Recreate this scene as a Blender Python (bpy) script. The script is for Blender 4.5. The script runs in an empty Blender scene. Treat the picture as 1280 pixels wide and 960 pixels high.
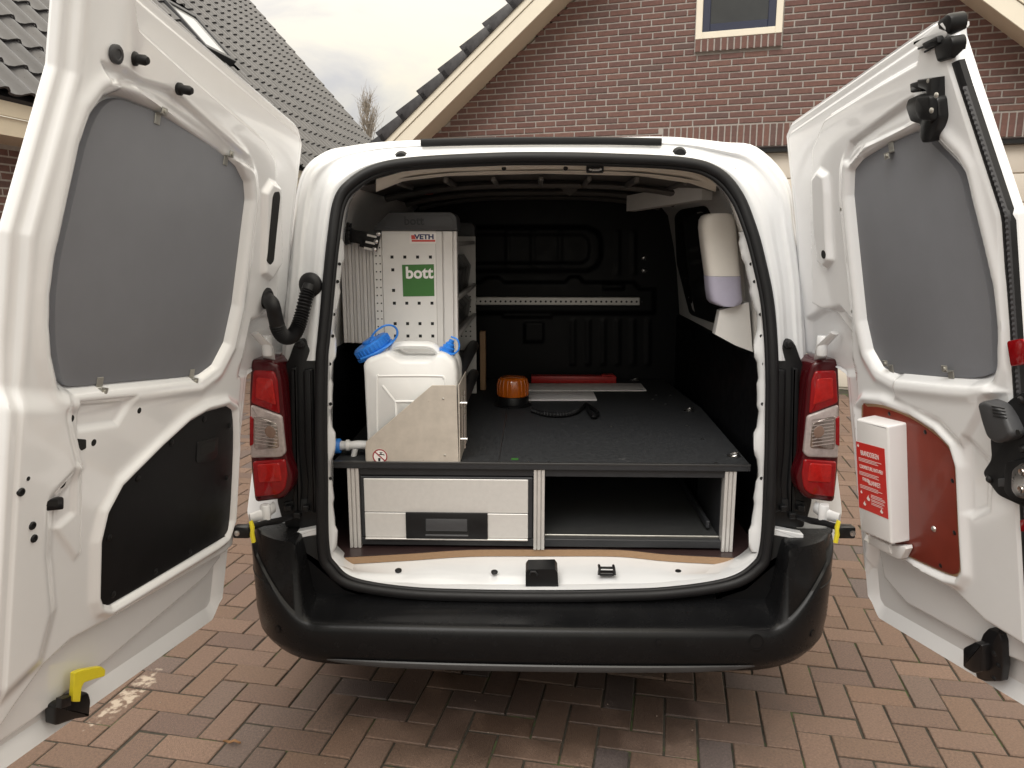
import bpy, bmesh, math, random
import numpy as np
from mathutils import Vector, Matrix
random.seed(7); rng = np.random.default_rng(7)
scene = bpy.context.scene
COL = scene.collection
R = math.radians

# ------------------------------------------------------------------ camera
F = 960.0
PITCH = R(10.7); YAW = math.atan(28 / 977.0)
CAM = np.array([-.02, -2.02, 1.55])
fw = np.array([-math.sin(YAW) * math.cos(PITCH), math.cos(YAW) * math.cos(PITCH), -math.sin(PITCH)])
rt = np.array([math.cos(YAW), math.sin(YAW), 0.0])
upv = np.cross(rt, fw)
cd = bpy.data.cameras.new('camera'); cam = bpy.data.objects.new('camera', cd); COL.objects.link(cam)
cd.sensor_width = 36; cd.lens = 36 * F / 1280; cd.clip_end = 500; cd.clip_start = .02
m = Matrix((rt.tolist(), upv.tolist(), (-fw).tolist())).transposed().to_4x4()
m.translation = Vector(CAM.tolist()); cam.matrix_world = m
scene.camera = cam

# ------------------------------------------------------------------ sky, sun, exposure
world = bpy.data.worlds.new('World'); scene.world = world; world.use_nodes = True
nt = world.node_tree; nt.nodes.clear()
N = nt.nodes.new; L = nt.links.new
SUN_EL, SUN_AZ = R(52), R(200)          # azimuth clockwise from +Y: behind and slightly left of the camera
sky = N('ShaderNodeTexSky'); sky.sky_type = 'NISHITA'; sky.sun_disc = False
sky.sun_elevation = SUN_EL; sky.sun_rotation = SUN_AZ
skym = N('ShaderNodeVectorMath'); skym.operation = 'SCALE'; skym.inputs[3].default_value = .10
L(sky.outputs[0], skym.inputs[0])
tc = N('ShaderNodeTexCoord'); sep = N('ShaderNodeSeparateXYZ'); L(tc.outputs['Generated'], sep.inputs[0])
# overcast layer: steeper than CIE overcast, unseen zenith raised for light, low sky dimmed, with soft cloud mottling
gr = N('ShaderNodeMath'); gr.operation = 'MULTIPLY_ADD'; gr.inputs[1].default_value = .84; gr.inputs[2].default_value = .16; gr.use_clamp = True
mx = N('ShaderNodeMath'); mx.operation = 'MAXIMUM'; mx.inputs[1].default_value = 0; L(sep.outputs[2], mx.inputs[0]); L(mx.outputs[0], gr.inputs[0])
mp = N('ShaderNodeMapping'); mp.inputs['Scale'].default_value = (1, 1, 2.6); L(tc.outputs['Generated'], mp.inputs[0])
no = N('ShaderNodeTexNoise'); no.inputs['Scale'].default_value = 3.2; no.inputs['Detail'].default_value = 6; no.inputs['Roughness'].default_value = .55
no.inputs['Distortion'].default_value = .4
L(mp.outputs[0], no.inputs[0])
rp = N('ShaderNodeValToRGB'); L(no.outputs[0], rp.inputs[0])
rp.color_ramp.elements[0].position = .38; rp.color_ramp.elements[0].color = (.70, .67, .65, 1)
rp.color_ramp.elements[1].position = .62; rp.color_ramp.elements[1].color = (1.15, 1.02, .78, 1)
e_ = rp.color_ramp.elements.new(.5); e_.color = (.95, .88, .75, 1)
cl = N('ShaderNodeVectorMath'); cl.operation = 'SCALE'; L(rp.outputs[0], cl.inputs[0]); L(gr.outputs[0], cl.inputs[3])
cl2 = N('ShaderNodeVectorMath'); cl2.operation = 'SCALE'; cl2.inputs[3].default_value = 1.66; L(cl.outputs[0], cl2.inputs[0])
mixs = N('ShaderNodeMix'); mixs.data_type = 'RGBA'; mixs.inputs[0].default_value = .92
L(skym.outputs[0], mixs.inputs[6]); L(cl2.outputs[0], mixs.inputs[7])
bg = N('ShaderNodeBackground'); bg.inputs[1].default_value = 1.0; L(mixs.outputs[2], bg.inputs[0])
wo = N('ShaderNodeOutputWorld'); L(bg.outputs[0], wo.inputs[0])
sd_ = bpy.data.lights.new('sun', 'SUN'); sd_.energy = .9; sd_.angle = R(35); sd_.color = (1, .99, .975)
sun = bpy.data.objects.new('sun', sd_); COL.objects.link(sun)
dv = Vector((math.sin(SUN_AZ) * math.cos(SUN_EL), math.cos(SUN_AZ) * math.cos(SUN_EL), math.sin(SUN_EL)))
sun.rotation_euler = dv.to_track_quat('Z', 'Y').to_euler(); sun.location = (0, -6, 8)
scene.view_settings.view_transform = 'Standard'; scene.view_settings.look = 'None'
scene.view_settings.gamma = 1; scene.view_settings.use_curve_mapping = False
scene.view_settings.exposure = .95

# ------------------------------------------------------------------ pixel -> place helpers
def ray(px, py): return fw + rt * ((px - 640) / F) + upv * ((480 - py) / F)
def onZ(px, py, z=0.0):
    r = ray(px, py); return CAM + r * ((z - CAM[2]) / r[2])
def onY(px, py, y):
    r = ray(px, py); return CAM + r * ((y - CAM[1]) / r[1])
def onX(px, py, x):
    r = ray(px, py); return CAM + r * ((x - CAM[0]) / r[0])
def proj(P):
    d = np.asarray(P, float) - CAM; w = d @ fw
    return 640 + F * (d @ rt) / w, 480 - F * (d @ upv) / w

# ------------------------------------------------------------------ materials
MATS = {}
def mat(name, col, rough=.5, metal=0, noise=0, nscale=40, bump=0, bscale=200, coat=0, spec=.5, rnd=None, trans=0, emit=None,
        wear=None, alpha=1, stretch=None, bdist=.002, subs=0):
    if name in MATS: return MATS[name]
    M = bpy.data.materials.new(name); M.use_nodes = True; MATS[name] = M
    t = M.node_tree; b = t.nodes['Principled BSDF']; n = t.nodes.new; l = t.links.new
    b.inputs['Roughness'].default_value = rough; b.inputs['Metallic'].default_value = metal
    b.inputs['Specular IOR Level'].default_value = spec
    b.inputs['Coat Weight'].default_value = coat; b.inputs['Coat Roughness'].default_value = .06
    b.inputs['Transmission Weight'].default_value = trans
    if subs: b.inputs['Subsurface Weight'].default_value = subs; b.inputs['Subsurface Radius'].default_value = (.02, .02, .02)
    b.inputs['Base Color'].default_value = (*col, 1)
    tcn = n('ShaderNodeTexCoord'); src = None
    vec = tcn.outputs['Object']
    if stretch:
        mpn = n('ShaderNodeMapping'); mpn.inputs['Scale'].default_value = stretch; l(vec, mpn.inputs[0]); vec = mpn.outputs[0]
    cur = None
    if rnd:                               # list of colours picked per piece
        oi = n('ShaderNodeObjectInfo'); ge = n('ShaderNodeNewGeometry')
        ad = n('ShaderNodeMath'); ad.operation = 'ADD'; l(oi.outputs['Random'], ad.inputs[0]); l(ge.outputs['Random Per Island'], ad.inputs[1])
        fr = n('ShaderNodeMath'); fr.operation = 'FRACT'; l(ad.outputs[0], fr.inputs[0])
        cr = n('ShaderNodeValToRGB'); cr.color_ramp.interpolation = 'LINEAR'
        while len(cr.color_ramp.elements) < len(rnd): cr.color_ramp.elements.new(.5)
        for i, c in enumerate(rnd):
            cr.color_ramp.elements[i].position = i / (len(rnd) - 1); cr.color_ramp.elements[i].color = (*c, 1)
        l(fr.outputs[0], cr.inputs[0]); cur = cr.outputs[0]
    if noise:
        tx = n('ShaderNodeTexNoise'); tx.inputs['Scale'].default_value = nscale; tx.inputs['Detail'].default_value = 8; tx.inputs['Roughness'].default_value = .62
        l(vec, tx.inputs[0])
        mr = n('ShaderNodeMapRange'); mr.inputs[1].default_value = .3; mr.inputs[2].default_value = .7
        mr.inputs[3].default_value = 1 - noise; mr.inputs[4].default_value = 1 + noise; l(tx.outputs[0], mr.inputs[0])
        vm = n('ShaderNodeVectorMath'); vm.operation = 'SCALE'
        if cur: l(cur, vm.inputs[0])
        else: vm.inputs[0].default_value = col
        l(mr.outputs[0], vm.inputs[3]); cur = vm.outputs[0]
        rr = n('ShaderNodeMapRange'); rr.inputs[1].default_value = .3; rr.inputs[2].default_value = .7
        rr.inputs[3].default_value = max(.02, rough - .12 * min(1, noise * 3)); rr.inputs[4].default_value = min(1, rough + .12 * min(1, noise * 3))
        l(tx.outputs[0], rr.inputs[0]); l(rr.outputs[0], b.inputs['Roughness'])
    if wear:                              # sparse specks / scuffs: (colour, scale, threshold)
        wc, ws, wt = wear
        tx2 = n('ShaderNodeTexNoise'); tx2.inputs['Scale'].default_value = ws; tx2.inputs['Detail'].default_value = 5; tx2.inputs['Roughness'].default_value = .7
        l(vec, tx2.inputs[0])
        m2 = n('ShaderNodeMapRange'); m2.inputs[1].default_value = wt; m2.inputs[2].default_value = wt + .04; l(tx2.outputs[0], m2.inputs[0])
        mxx = n('ShaderNodeMix'); mxx.data_type = 'RGBA'; l(m2.outputs[0], mxx.inputs[0])
        if cur: l(cur, mxx.inputs[6])
        else: mxx.inputs[6].default_value = (*col, 1)
        mxx.inputs[7].default_value = (*wc, 1); cur = mxx.outputs[2]
    if cur: l(cur, b.inputs['Base Color'])
    if bump:
        tb = n('ShaderNodeTexNoise'); tb.inputs['Scale'].default_value = bscale; tb.inputs['Detail'].default_value = 4
        l(vec, tb.inputs[0])
        bp = n('ShaderNodeBump'); bp.inputs['Strength'].default_value = bump; bp.inputs['Distance'].default_value = bdist
        l(tb.outputs[0], bp.inputs['Height']); l(bp.outputs[0], b.inputs['Normal'])
    if emit: b.inputs['Emission Color'].default_value = (*emit, 1); b.inputs['Emission Strength'].default_value = 1
    return M

mat('white_paint', (.82, .83, .85), .20, coat=.8, noise=.018, nscale=6, bump=.03, bscale=14, wear=((.30, .28, .26), 70, .735))
mat('white_body', (.72, .73, .745), .20, coat=.7, noise=.02, nscale=7, wear=((.45, .43, .40), 55, .72))
mat('inner_white', (.74, .725, .70), .4, noise=.04, nscale=12)
mat('header_paint', (.80, .74, .64), .45, noise=.05, nscale=15)
mat('grey_lining', (.185, .192, .214), .55, spec=.35, noise=.03, nscale=14, bump=.18, bscale=900, bdist=.0006, wear=((.28, .28, .29), 30, .77))
mat('black_plastic', (.0075, .0077, .0085), .42, spec=.3, noise=.12, nscale=25, bump=.12, bscale=900, bdist=.0006)
mat('black_board', (.006, .006, .007), .5, spec=.25, noise=.1, nscale=30, bump=.06, bscale=700, bdist=.0005)
mat('bumper_plastic', (.0065, .0066, .0072), .26, spec=.20, noise=.15, nscale=9, bump=.15, bscale=1100, bdist=.0006, wear=((.035, .034, .033), 75, .72))
mat('bumper_trim', (.03, .03, .031), .33, noise=.1, nscale=20)
mat('rubber', (.008, .008, .009), .5, spec=.3, noise=.15, nscale=30, bump=.1, bscale=300)
mat('rubber_rib', (.03, .03, .034), .5)
mat('hole', (.006, .006, .006), .8)
mat('black_metal', (.008, .008, .009), .32, spec=.4, noise=.15, nscale=40)
mat('steel', (.62, .61, .60), .28, metal=1, noise=.08, nscale=60)
mat('zinc', (.55, .54, .50), .42, metal=.9, noise=.1, nscale=60)
mat('alu', (.64, .62, .60), .42, metal=.45, noise=.06, nscale=30)
mat('alu_sheet', (.68, .67, .655), .42, metal=.35, noise=.035, nscale=60, bump=.05, bscale=200)
mat('holder_sheet', (.54, .49, .43), .55, metal=.25, noise=.10, nscale=22, bump=.05, bscale=300, wear=((.42, .36, .30), 45, .68))
mat('dark_frame', (.026, .027, .030), .45, spec=.35, noise=.08, nscale=30)
mat('carpet_deck', (.027, .0285, .031), .75, spec=.3, noise=.28, nscale=70, bump=.35, bscale=900, bdist=.001, wear=((.085, .085, .085), 26, .66))
mat('carpet', (.02, .021, .021), .95, noise=.45, nscale=120, bump=.8, bscale=600, bdist=.003)
mat('ply_film', (.035, .020, .020), .38, noise=.12, nscale=20)
mat('ply_edge', (.31, .195, .11), .62, noise=.22, nscale=30, stretch=(3, 3, 60), bump=.1, bscale=60)
mat('red_board', (.185, .028, .016), .36, noise=.12, nscale=12, coat=.15)
mat('red_label', (.62, .030, .022), .4)
mat('white_print', (.84, .80, .78), .5)
mat('white_plastic', (.80, .795, .80), .33, noise=.012, nscale=15)
mat('white_rack', (.74, .725, .70), .38, noise=.03, nscale=10)
mat('rack_profile', (.68, .66, .64), .4, metal=.1, noise=.03, nscale=20)
mat('anthracite', (.045, .046, .050), .48, noise=.06, nscale=30, bump=.1, bscale=800, bdist=.0005)
mat('bin_grey', (.035, .036, .038), .32, noise=.1, nscale=20)
mat('green_sticker', (.045, .165, .035), .4, noise=.03)
mat('navy_print', (.02, .03, .11), .45)
mat('red_print', (.62, .07, .055), .45)
mat('dark_red_print', (.30, .02, .03), .45)
mat('jerry', (.80, .80, .79), .38, subs=.25, noise=.02, nscale=12)
mat('jerry_tap', (.78, .78, .78), .35, noise=.02)
mat('blue_cap', (.028, .215, .72), .36, noise=.05)
mat('yellow', (.82, .70, .035), .38, noise=.05)
mat('purple_tub', (.50, .48, .60), .25, subs=.2, noise=.03)
mat('cream_tub', (.80, .765, .71), .28, coat=.3, noise=.015)
mat('amber', (.75, .17, .012), .12, coat=.6, trans=.35, noise=.15, nscale=30)
mat('red_plastic', (.42, .022, .020), .4, noise=.08)
mat('strip_plate', (.80, .785, .79), .55, noise=.07, nscale=30, wear=((.3, .29, .29), 50, .66))
mat('liner_black', (.0025, .0027, .0038), .45, spec=.2, noise=.2, nscale=18, bump=.12, bscale=500, bdist=.0008)
mat('ceiling_grey', (.10, .094, .088), .6, noise=.12, nscale=20)
mat('window_film', (.012, .013, .014), .18, noise=.1)
mat('lens_red', (.24, .005, .007), .12, spec=.3, coat=.35, noise=.15, nscale=50)
mat('lens_deep', (.055, .003, .005), .12, spec=.3, coat=.3)
mat('lens_clear', (.36, .31, .30), .12, coat=.4, noise=.2, nscale=60)
mat('lens_chrome', (.50, .45, .42), .2, metal=1, noise=.2, nscale=90)
mat('lens_red_bright', (.36, .012, .010), .14, spec=.3, coat=.3, noise=.2, nscale=90)
mat('amber_bulb', (.20, .13, .10), .2, coat=.5)
mat('tyre', (.02, .02, .02), .8, noise=.2, bump=.4, bscale=80)
mat('wood_post', (.36, .22, .12), .6, noise=.15, nscale=20, stretch=(8, 8, 1))
mat('brick', (.2, .09, .07), .85, noise=.22, nscale=30, bump=.5, bscale=120, bdist=.004,
    rnd=[(.140, .072, .062), (.158, .082, .069), (.132, .073, .064), (.166, .088, .072), (.146, .074, .063), (.118, .074, .067), (.152, .080, .069), (.172, .094, .076)])
mat('mortar', (.36, .33, .305), .95, noise=.15, nscale=25, bump=.4, bscale=150)
mat('cream_paint', (.68, .60, .47), .5, noise=.03, nscale=8)
mat('cream_pvc', (.80, .74, .62), .4, noise=.02, nscale=8)
mat('garage_paint', (.66, .60, .52), .5, noise=.03, nscale=5)
mat('blue_frame', (.022, .028, .058), .35, noise=.05)
mat('pane_glass', (.045, .048, .05), .10, spec=.35, noise=.15, nscale=3)
mat('skylight_glass', (.55, .56, .56), .05, spec=1.0, noise=.02, nscale=3)
mat('roof_tile', (.05, .05, .055), .33, noise=.22, nscale=20, bump=.15, bscale=100,
    rnd=[(.044, .044, .048), (.062, .060, .064), (.053, .052, .056), (.070, .068, .072), (.040, .040, .045)])
mat('roof_dark', (.03, .03, .034), .6, noise=.2, nscale=8)
mat('bark', (.30, .26, .22), .9, noise=.2)
mat('leaf_brown', (.20, .10, .04), .8, noise=.3)
mat('joint_sand', (.035, .031, .022), .95, noise=.5, nscale=40, bump=.5, bscale=200, wear=((.045, .065, .02), 6, .56))
mat('sand_grain', (.26, .21, .17), .9)
mat('asphalt', (.06, .058, .055), .9, noise=.2, nscale=10, bump=.4, bscale=90)

def paver_material():
    M = mat('paver', (.26, .17, .125), .78, rnd=[(0.146, 0.094, 0.068), (0.172, 0.112, 0.083), (0.141, 0.092, 0.070), (0.184, 0.119, 0.087), (0.125, 0.083, 0.067), (0.158, 0.100, 0.070), (0.150, 0.098, 0.072), (0.166, 0.104, 0.073), (0.108, 0.085, 0.080), (0.168, 0.109, 0.078)],
            noise=.34, nscale=120, bump=.9, bscale=330, bdist=.004, wear=((.32, .26, .21), 210, .70))
    t = M.node_tree; b = t.nodes['Principled BSDF']; n = t.nodes.new; l = t.links.new
    geo = n('ShaderNodeNewGeometry')
    col = b.inputs['Base Color'].links[0].from_socket; rgh = b.inputs['Roughness'].links[0].from_socket
    # pale splashes of lime and darker wet patches on the ground, the dark partly van shadow painted in
    def blob(cx, cy, rx, ry, ang):
        mp = n('ShaderNodeMapping'); mp.vector_type = 'TEXTURE'
        mp.inputs['Location'].default_value = (cx, cy, 0); mp.inputs['Rotation'].default_value = (0, 0, ang); mp.inputs['Scale'].default_value = (rx, ry, 1)
        l(geo.outputs['Position'], mp.inputs[0])
        ln = n('ShaderNodeVectorMath'); ln.operation = 'LENGTH'
        ml = n('ShaderNodeVectorMath'); ml.operation = 'MULTIPLY'; ml.inputs[1].default_value = (1, 1, 0); l(mp.outputs[0], ml.inputs[0]); l(ml.outputs[0], ln.inputs[0])
        mr = n('ShaderNodeMapRange'); mr.inputs[1].default_value = 1.0; mr.inputs[2].default_value = .25; l(ln.outputs['Value'], mr.inputs[0]); return mr.outputs[0]
    def thr(mask, scale, lo, hi):
        tx = n('ShaderNodeTexNoise'); tx.inputs['Scale'].default_value = scale; tx.inputs['Detail'].default_value = 6; l(geo.outputs['Position'], tx.inputs[0])
        ad = n('ShaderNodeMath'); ad.operation = 'MULTIPLY'; l(tx.outputs[0], ad.inputs[0]); l(mask, ad.inputs[1])
        mr = n('ShaderNodeMapRange'); mr.inputs[1].default_value = lo; mr.inputs[2].default_value = hi; l(ad.outputs[0], mr.inputs[0]); return mr.outputs[0]
    a = onZ(72, 940); c = onZ(232, 812); mid = (a + c) / 2; ang = math.atan2(c[1] - a[1], c[0] - a[0]); hl = np.linalg.norm(c - a) / 2
    lime = thr(blob(mid[0], mid[1], hl * 1.35, .10, ang), 34, .42, .54)
    w1 = onZ(790, 880); damp_shade = thr(blob(w1[0] - .25, w1[1] + .02, 1.15, .62, 0), 5, .20, .44)
    mx1 = n('ShaderNodeMix'); mx1.data_type = 'RGBA'; l(damp_shade, mx1.inputs[0]); l(col, mx1.inputs[6])
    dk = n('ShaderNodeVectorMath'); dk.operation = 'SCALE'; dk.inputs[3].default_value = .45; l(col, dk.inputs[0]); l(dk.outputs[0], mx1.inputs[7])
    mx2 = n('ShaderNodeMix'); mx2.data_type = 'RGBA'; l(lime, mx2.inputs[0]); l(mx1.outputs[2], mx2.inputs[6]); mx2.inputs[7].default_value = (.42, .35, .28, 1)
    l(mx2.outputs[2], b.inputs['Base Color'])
    rm = n('ShaderNodeMix'); rm.data_type = 'FLOAT'; l(damp_shade, rm.inputs[0]); l(rgh, rm.inputs[2]); rm.inputs[3].default_value = .3
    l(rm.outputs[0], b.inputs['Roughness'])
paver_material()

# ------------------------------------------------------------------ object helpers
def wloc(o):
    v = Vector(o.location); return v
WL = {}
def link(o, parent=None):
    COL.objects.link(o)
    WL[o.name] = Vector(o.location)
    if parent:
        o.parent = parent; o.matrix_parent_inverse = Matrix.Translation(-WL[parent.name])
    return o
def tag(o, label=None, cat=None, group=None, kind=None):
    if label: o['label'] = label
    if cat: o['category'] = cat
    if group: o['group'] = group
    if kind: o['kind'] = kind
    return o
def thing(name, loc, label, cat, group=None):
    o = bpy.data.objects.new(name, None); o.empty_display_size = .05; o.location = Vector([float(v) for v in loc]); link(o)
    return tag(o, label, cat, group)
def V(p): return Vector([float(v) for v in p])

class MB:
    def __init__(s): s.bm = bmesh.new()
    def add(s, vs, fs):
        vv = [s.bm.verts.new(V(v)) for v in vs]
        for f in fs:
            try: s.bm.faces.new([vv[i] for i in f])
            except ValueError: pass
        return s
    def box(s, lo, hi, bev=0, seg=1):
        t = bmesh.new(); bmesh.ops.create_cube(t, size=1)
        lo = np.array(lo, float); hi = np.array(hi, float)
        for v in t.verts: v.co = V((lo + hi) / 2 + np.array(v.co) * (hi - lo))
        if bev: bmesh.ops.bevel(t, geom=t.edges[:] + t.verts[:], offset=bev, segments=seg, profile=.5, affect='EDGES')
        s.merge(t); return s
    def merge(s, t, M=None):
        t.verts.index_update(); t.verts.ensure_lookup_table()
        vs = [(M @ v.co) if M else v.co.copy() for v in t.verts]; fs = [[v.index for v in f.verts] for f in t.faces]; t.free(); s.add(vs, fs)
    def prism(s, pts, ext, bev=0, seg=2):
        """polygon of 3-D points extruded by vector ext"""
        t = bmesh.new(); pts = [np.array(p, float) for p in pts]; ext = np.array(ext, float); n = len(pts)
        a = [t.verts.new(V(p)) for p in pts]; b = [t.verts.new(V(p + ext)) for p in pts]
        t.faces.new(a); top = t.faces.new(b)
        for i in range(n): t.faces.new((a[i], a[(i + 1) % n], b[(i + 1) % n], b[i]))
        bmesh.ops.recalc_face_normals(t, faces=t.faces[:])
        if bev: bmesh.ops.bevel(t, geom=list(top.edges), offset=bev, segments=seg, profile=.5, affect='EDGES')
        s.merge(t); return s
    def tube(s, path, rad, n=10, closed=False, flat=None):
        P = [np.array(p, float) for p in path]; k = len(P); rr = rad if hasattr(rad, '__len__') else [rad] * k
        rings = []; prev = None
        for i in range(k):
            if closed: d = P[(i + 1) % k] - P[i - 1]
            else: d = P[min(i + 1, k - 1)] - P[max(i - 1, 0)]
            d = d / (np.linalg.norm(d) + 1e-9)
            if prev is None:
                u = np.array([0, 1., 0]) if abs(d[1]) < .9 else np.array([1., 0, 0])
            else: u = prev
            u = u - d * (u @ d); u /= np.linalg.norm(u); prev = u; w = np.cross(d, u)
            fu, fv = flat if flat else (1, 1)
            rings.append([P[i] + rr[i] * (fu * math.cos(2 * math.pi * j / n) * u + fv * math.sin(2 * math.pi * j / n) * w) for j in range(n)])
        vs = [v for r in rings for v in r]; fs = []
        for i in range(k if closed else k - 1):
            a, b = i * n, ((i + 1) % k) * n
            for j in range(n): fs.append((a + j, a + (j + 1) % n, b + (j + 1) % n, b + j))
        if not closed: fs += [tuple(range(n - 1, -1, -1)), tuple((k - 1) * n + j for j in range(n))]
        return s.add(vs, fs)
    def lathe(s, c, axis, prof, n=24):
        """prof: (radius, distance along axis)"""
        c = np.array(c, float); a = np.array(axis, float); a /= np.linalg.norm(a)
        u = np.array([1., 0, 0]) if abs(a[0]) < .8 else np.array([0, 1., 0]); u = u - a * (u @ a); u /= np.linalg.norm(u); w = np.cross(a, u)
        vs = []; fs = []
        for (r, h) in prof:
            for j in range(n):
                q = 2 * math.pi * j / n; vs.append(c + a * h + max(r, 1e-5) * (math.cos(q) * u + math.sin(q) * w))
        for i in range(len(prof) - 1):
            for j in range(n): fs.append((i * n + j, i * n + (j + 1) % n, (i + 1) * n + (j + 1) % n, (i + 1) * n + j))
        fs += [tuple(range(n - 1, -1, -1)), tuple((len(prof) - 1) * n + j for j in range(n))]
        return s.add(vs, fs)
    def grid(s, A, closeu=False):
        """A: [i][j] array of points"""
        A = np.asarray(A, float); ni, nj = A.shape[:2]; vs = A.reshape(-1, 3); fs = []
        for i in range(ni if closeu else ni - 1):
            for j in range(nj - 1):
                a = i * nj + j; b = ((i + 1) % ni) * nj + j
                fs.append((a, a + 1, b + 1, b))
        return s.add(vs, fs)
    def build(s, name, m, parent=None, smooth=35, recalc=True):
        if recalc: bmesh.ops.recalc_face_normals(s.bm, faces=s.bm.faces[:])
        me = bpy.data.meshes.new(name); 
        co = np.array([v.co for v in s.bm.verts]); lo = co.min(0); hi = co.max(0); c = np.array([(lo[0] + hi[0]) / 2, (lo[1] + hi[1]) / 2, lo[2]])
        for v in s.bm.verts: v.co -= V(c)
        s.bm.to_mesh(me); s.bm.free()
        if smooth:
            me.polygons.foreach_set('use_smooth', [True] * len(me.polygons)); me.set_sharp_from_angle(angle=R(smooth))
        for mm in (m if isinstance(m, (list, tuple)) else [m]): me.materials.append(MATS[mm])
        o = bpy.data.objects.new(name, me); o.location = V(c)
        return link(o, parent)

def text_obj(name, s, size, origin, xdir, ydir, m, parent, align='CENTER', depth=.0006, bold=0, sx=1):
    cu = bpy.data.curves.new(name, 'FONT'); cu.body = s; cu.size = size; cu.align_x = align; cu.align_y = 'CENTER'; cu.extrude = depth / 2; cu.offset = bold
    cu.resolution_u = 3
    tmp = bpy.data.objects.new('tmp_text', cu); COL.objects.link(tmp)
    dg = bpy.context.evaluated_depsgraph_get(); me = bpy.data.meshes.new_from_object(tmp.evaluated_get(dg))
    COL.objects.unlink(tmp); bpy.data.objects.remove(tmp)
    x = np.array(xdir, float); x /= np.linalg.norm(x); y = np.array(ydir, float); y -= x * (x @ y); y /= np.linalg.norm(y); z = np.cross(x, y)
    M3 = Matrix((x.tolist(), y.tolist(), z.tolist())).transposed().to_4x4() @ Matrix.Diagonal((sx, 1, 1, 1))
    me.transform(M3); me.materials.clear(); me.materials.append(MATS[m])
    o = bpy.data.objects.new(name, me); o.location = V(origin); return link(o, parent)

def catmull(P, n, closed=False):
    P = [np.array(p, float) for p in P]; k = len(P); out = []
    rngi = range(k if closed else k - 1)
    for i in rngi:
        g = (lambda j: P[j % k]) if closed else (lambda j: P[min(max(j, 0), k - 1)])
        p0, p1, p2, p3 = g(i - 1), g(i), g(i + 1), g(i + 2)
        for q in range(n):
            t = q / n
            out.append(.5 * ((2 * p1) + (-p0 + p2) * t + (2 * p0 - 5 * p1 + 4 * p2 - p3) * t * t + (-p0 + 3 * p1 - 3 * p2 + p3) * t ** 3))
    if not closed: out.append(P[-1])
    return out
def round_poly(pts, r, n=5):
    """round the corners of a 2-D polygon"""
    P = [np.array(p, float) for p in pts]; out = []; k = len(P)
    for i in range(k):
        a, b, c = P[i - 1], P[i], P[(i + 1) % k]
        la, lc = np.linalg.norm(a - b), np.linalg.norm(c - b); rr = min(r, la * .45, lc * .45)
        p = b + (a - b) / la * rr; q = b + (c - b) / lc * rr
        for j in range(n + 1):
            t = j / n; out.append((1 - t) ** 2 * p + 2 * t * (1 - t) * b + t * t * q)
    return out
def sdf(poly, U, Z):
    """signed distance (negative inside) of the points to a 2-D polygon"""
    P = np.array(poly, float); d = np.full(U.shape, 1e9); ins = np.zeros(U.shape, bool); k = len(P)
    for i in range(k):
        a = P[i]; b = P[(i + 1) % k]; e = b - a; wu = U - a[0]; wz = Z - a[1]
        t = np.clip((wu * e[0] + wz * e[1]) / (e @ e + 1e-12), 0, 1)
        d = np.minimum(d, (wu - e[0] * t) ** 2 + (wz - e[1] * t) ** 2)
        c = (a[1] > Z) != (b[1] > Z)
        xi = a[0] + (Z - a[1]) / (b[1] - a[1] + 1e-12) * (b[0] - a[0])
        ins ^= c & (U < xi)
    d = np.sqrt(d); return np.where(ins, -d, d)
def sstep(x, a, b):
    t = np.clip((x - a) / (b - a), 0, 1); return t * t * (3 - 2 * t)

# ================================================================== THE SETTING
g = MB().add([(-200, -200, -.06), (200, -200, -.06), (200, 200, -.06), (-200, 200, -.06)], [(0, 1, 2, 3)]).build('ground', 'asphalt', None, 0)
tag(g, 'dark asphalt ground around the paved driveway', 'ground', kind='structure')
drive = MB().box((-9, -5, -.055), (9, 14, -.0055)).build('driveway', 'joint_sand', None, 0)
tag(drive, 'herringbone brick driveway with mossy sand joints', 'driveway', kind='structure')

def joined(name, tv, tf, mats4, m, parent, smooth=0):
    tv = np.array(tv, float); n = len(tv); V_ = []; F_ = []
    for i, M4 in enumerate(mats4):
        M4 = np.array(M4); V_.append(tv @ M4[:3, :3].T + M4[:3, 3]); F_ += [tuple(a + i * n for a in f) for f in tf]
    me = bpy.data.meshes.new(name); me.from_pydata(np.concatenate(V_).tolist(), [], F_); me.materials.append(MATS[m])
    if smooth: me.polygons.foreach_set('use_smooth', [True] * len(me.polygons)); me.set_sharp_from_angle(angle=R(smooth))
    o = bpy.data.objects.new(name, me); link(o, parent); o['kind'] = 'stuff'; return o
def singles(name, tv, tf, mats4, m, parent, smooth=0):
    me = bpy.data.meshes.new(name); me.from_pydata([tuple(map(float, v)) for v in tv], [], tf); me.materials.append(MATS[m])
    if smooth: me.polygons.foreach_set('use_smooth', [True] * len(me.polygons)); me.set_sharp_from_angle(angle=R(smooth))
    for M4 in mats4:
        o = bpy.data.objects.new(name, me); COL.objects.link(o); o.parent = parent
        o.matrix_parent_inverse = Matrix.Translation(-WL[parent.name]); o.matrix_basis = M4
def brick_template(l, h, d, c):
    """front face towards -Y, chamfered"""
    a, b = l / 2, h / 2
    vs = [(-a, d, -b), (a, d, -b), (a, d, b), (-a, d, b), (-a, c, -b), (a, c, -b), (a, c, b), (-a, c, b), (-a + c, 0, -b + c), (a - c, 0, -b + c), (a - c, 0, b - c), (-a + c, 0, b - c)]
    fs = [(8, 9, 10, 11)] + [(4 + i, 4 + (i + 1) % 4, 8 + (i + 1) % 4, 8 + i) for i in range(4)] + [(i, (i + 1) % 4, 4 + (i + 1) % 4, 4 + i) for i in range(4)]
    return vs, fs

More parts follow.
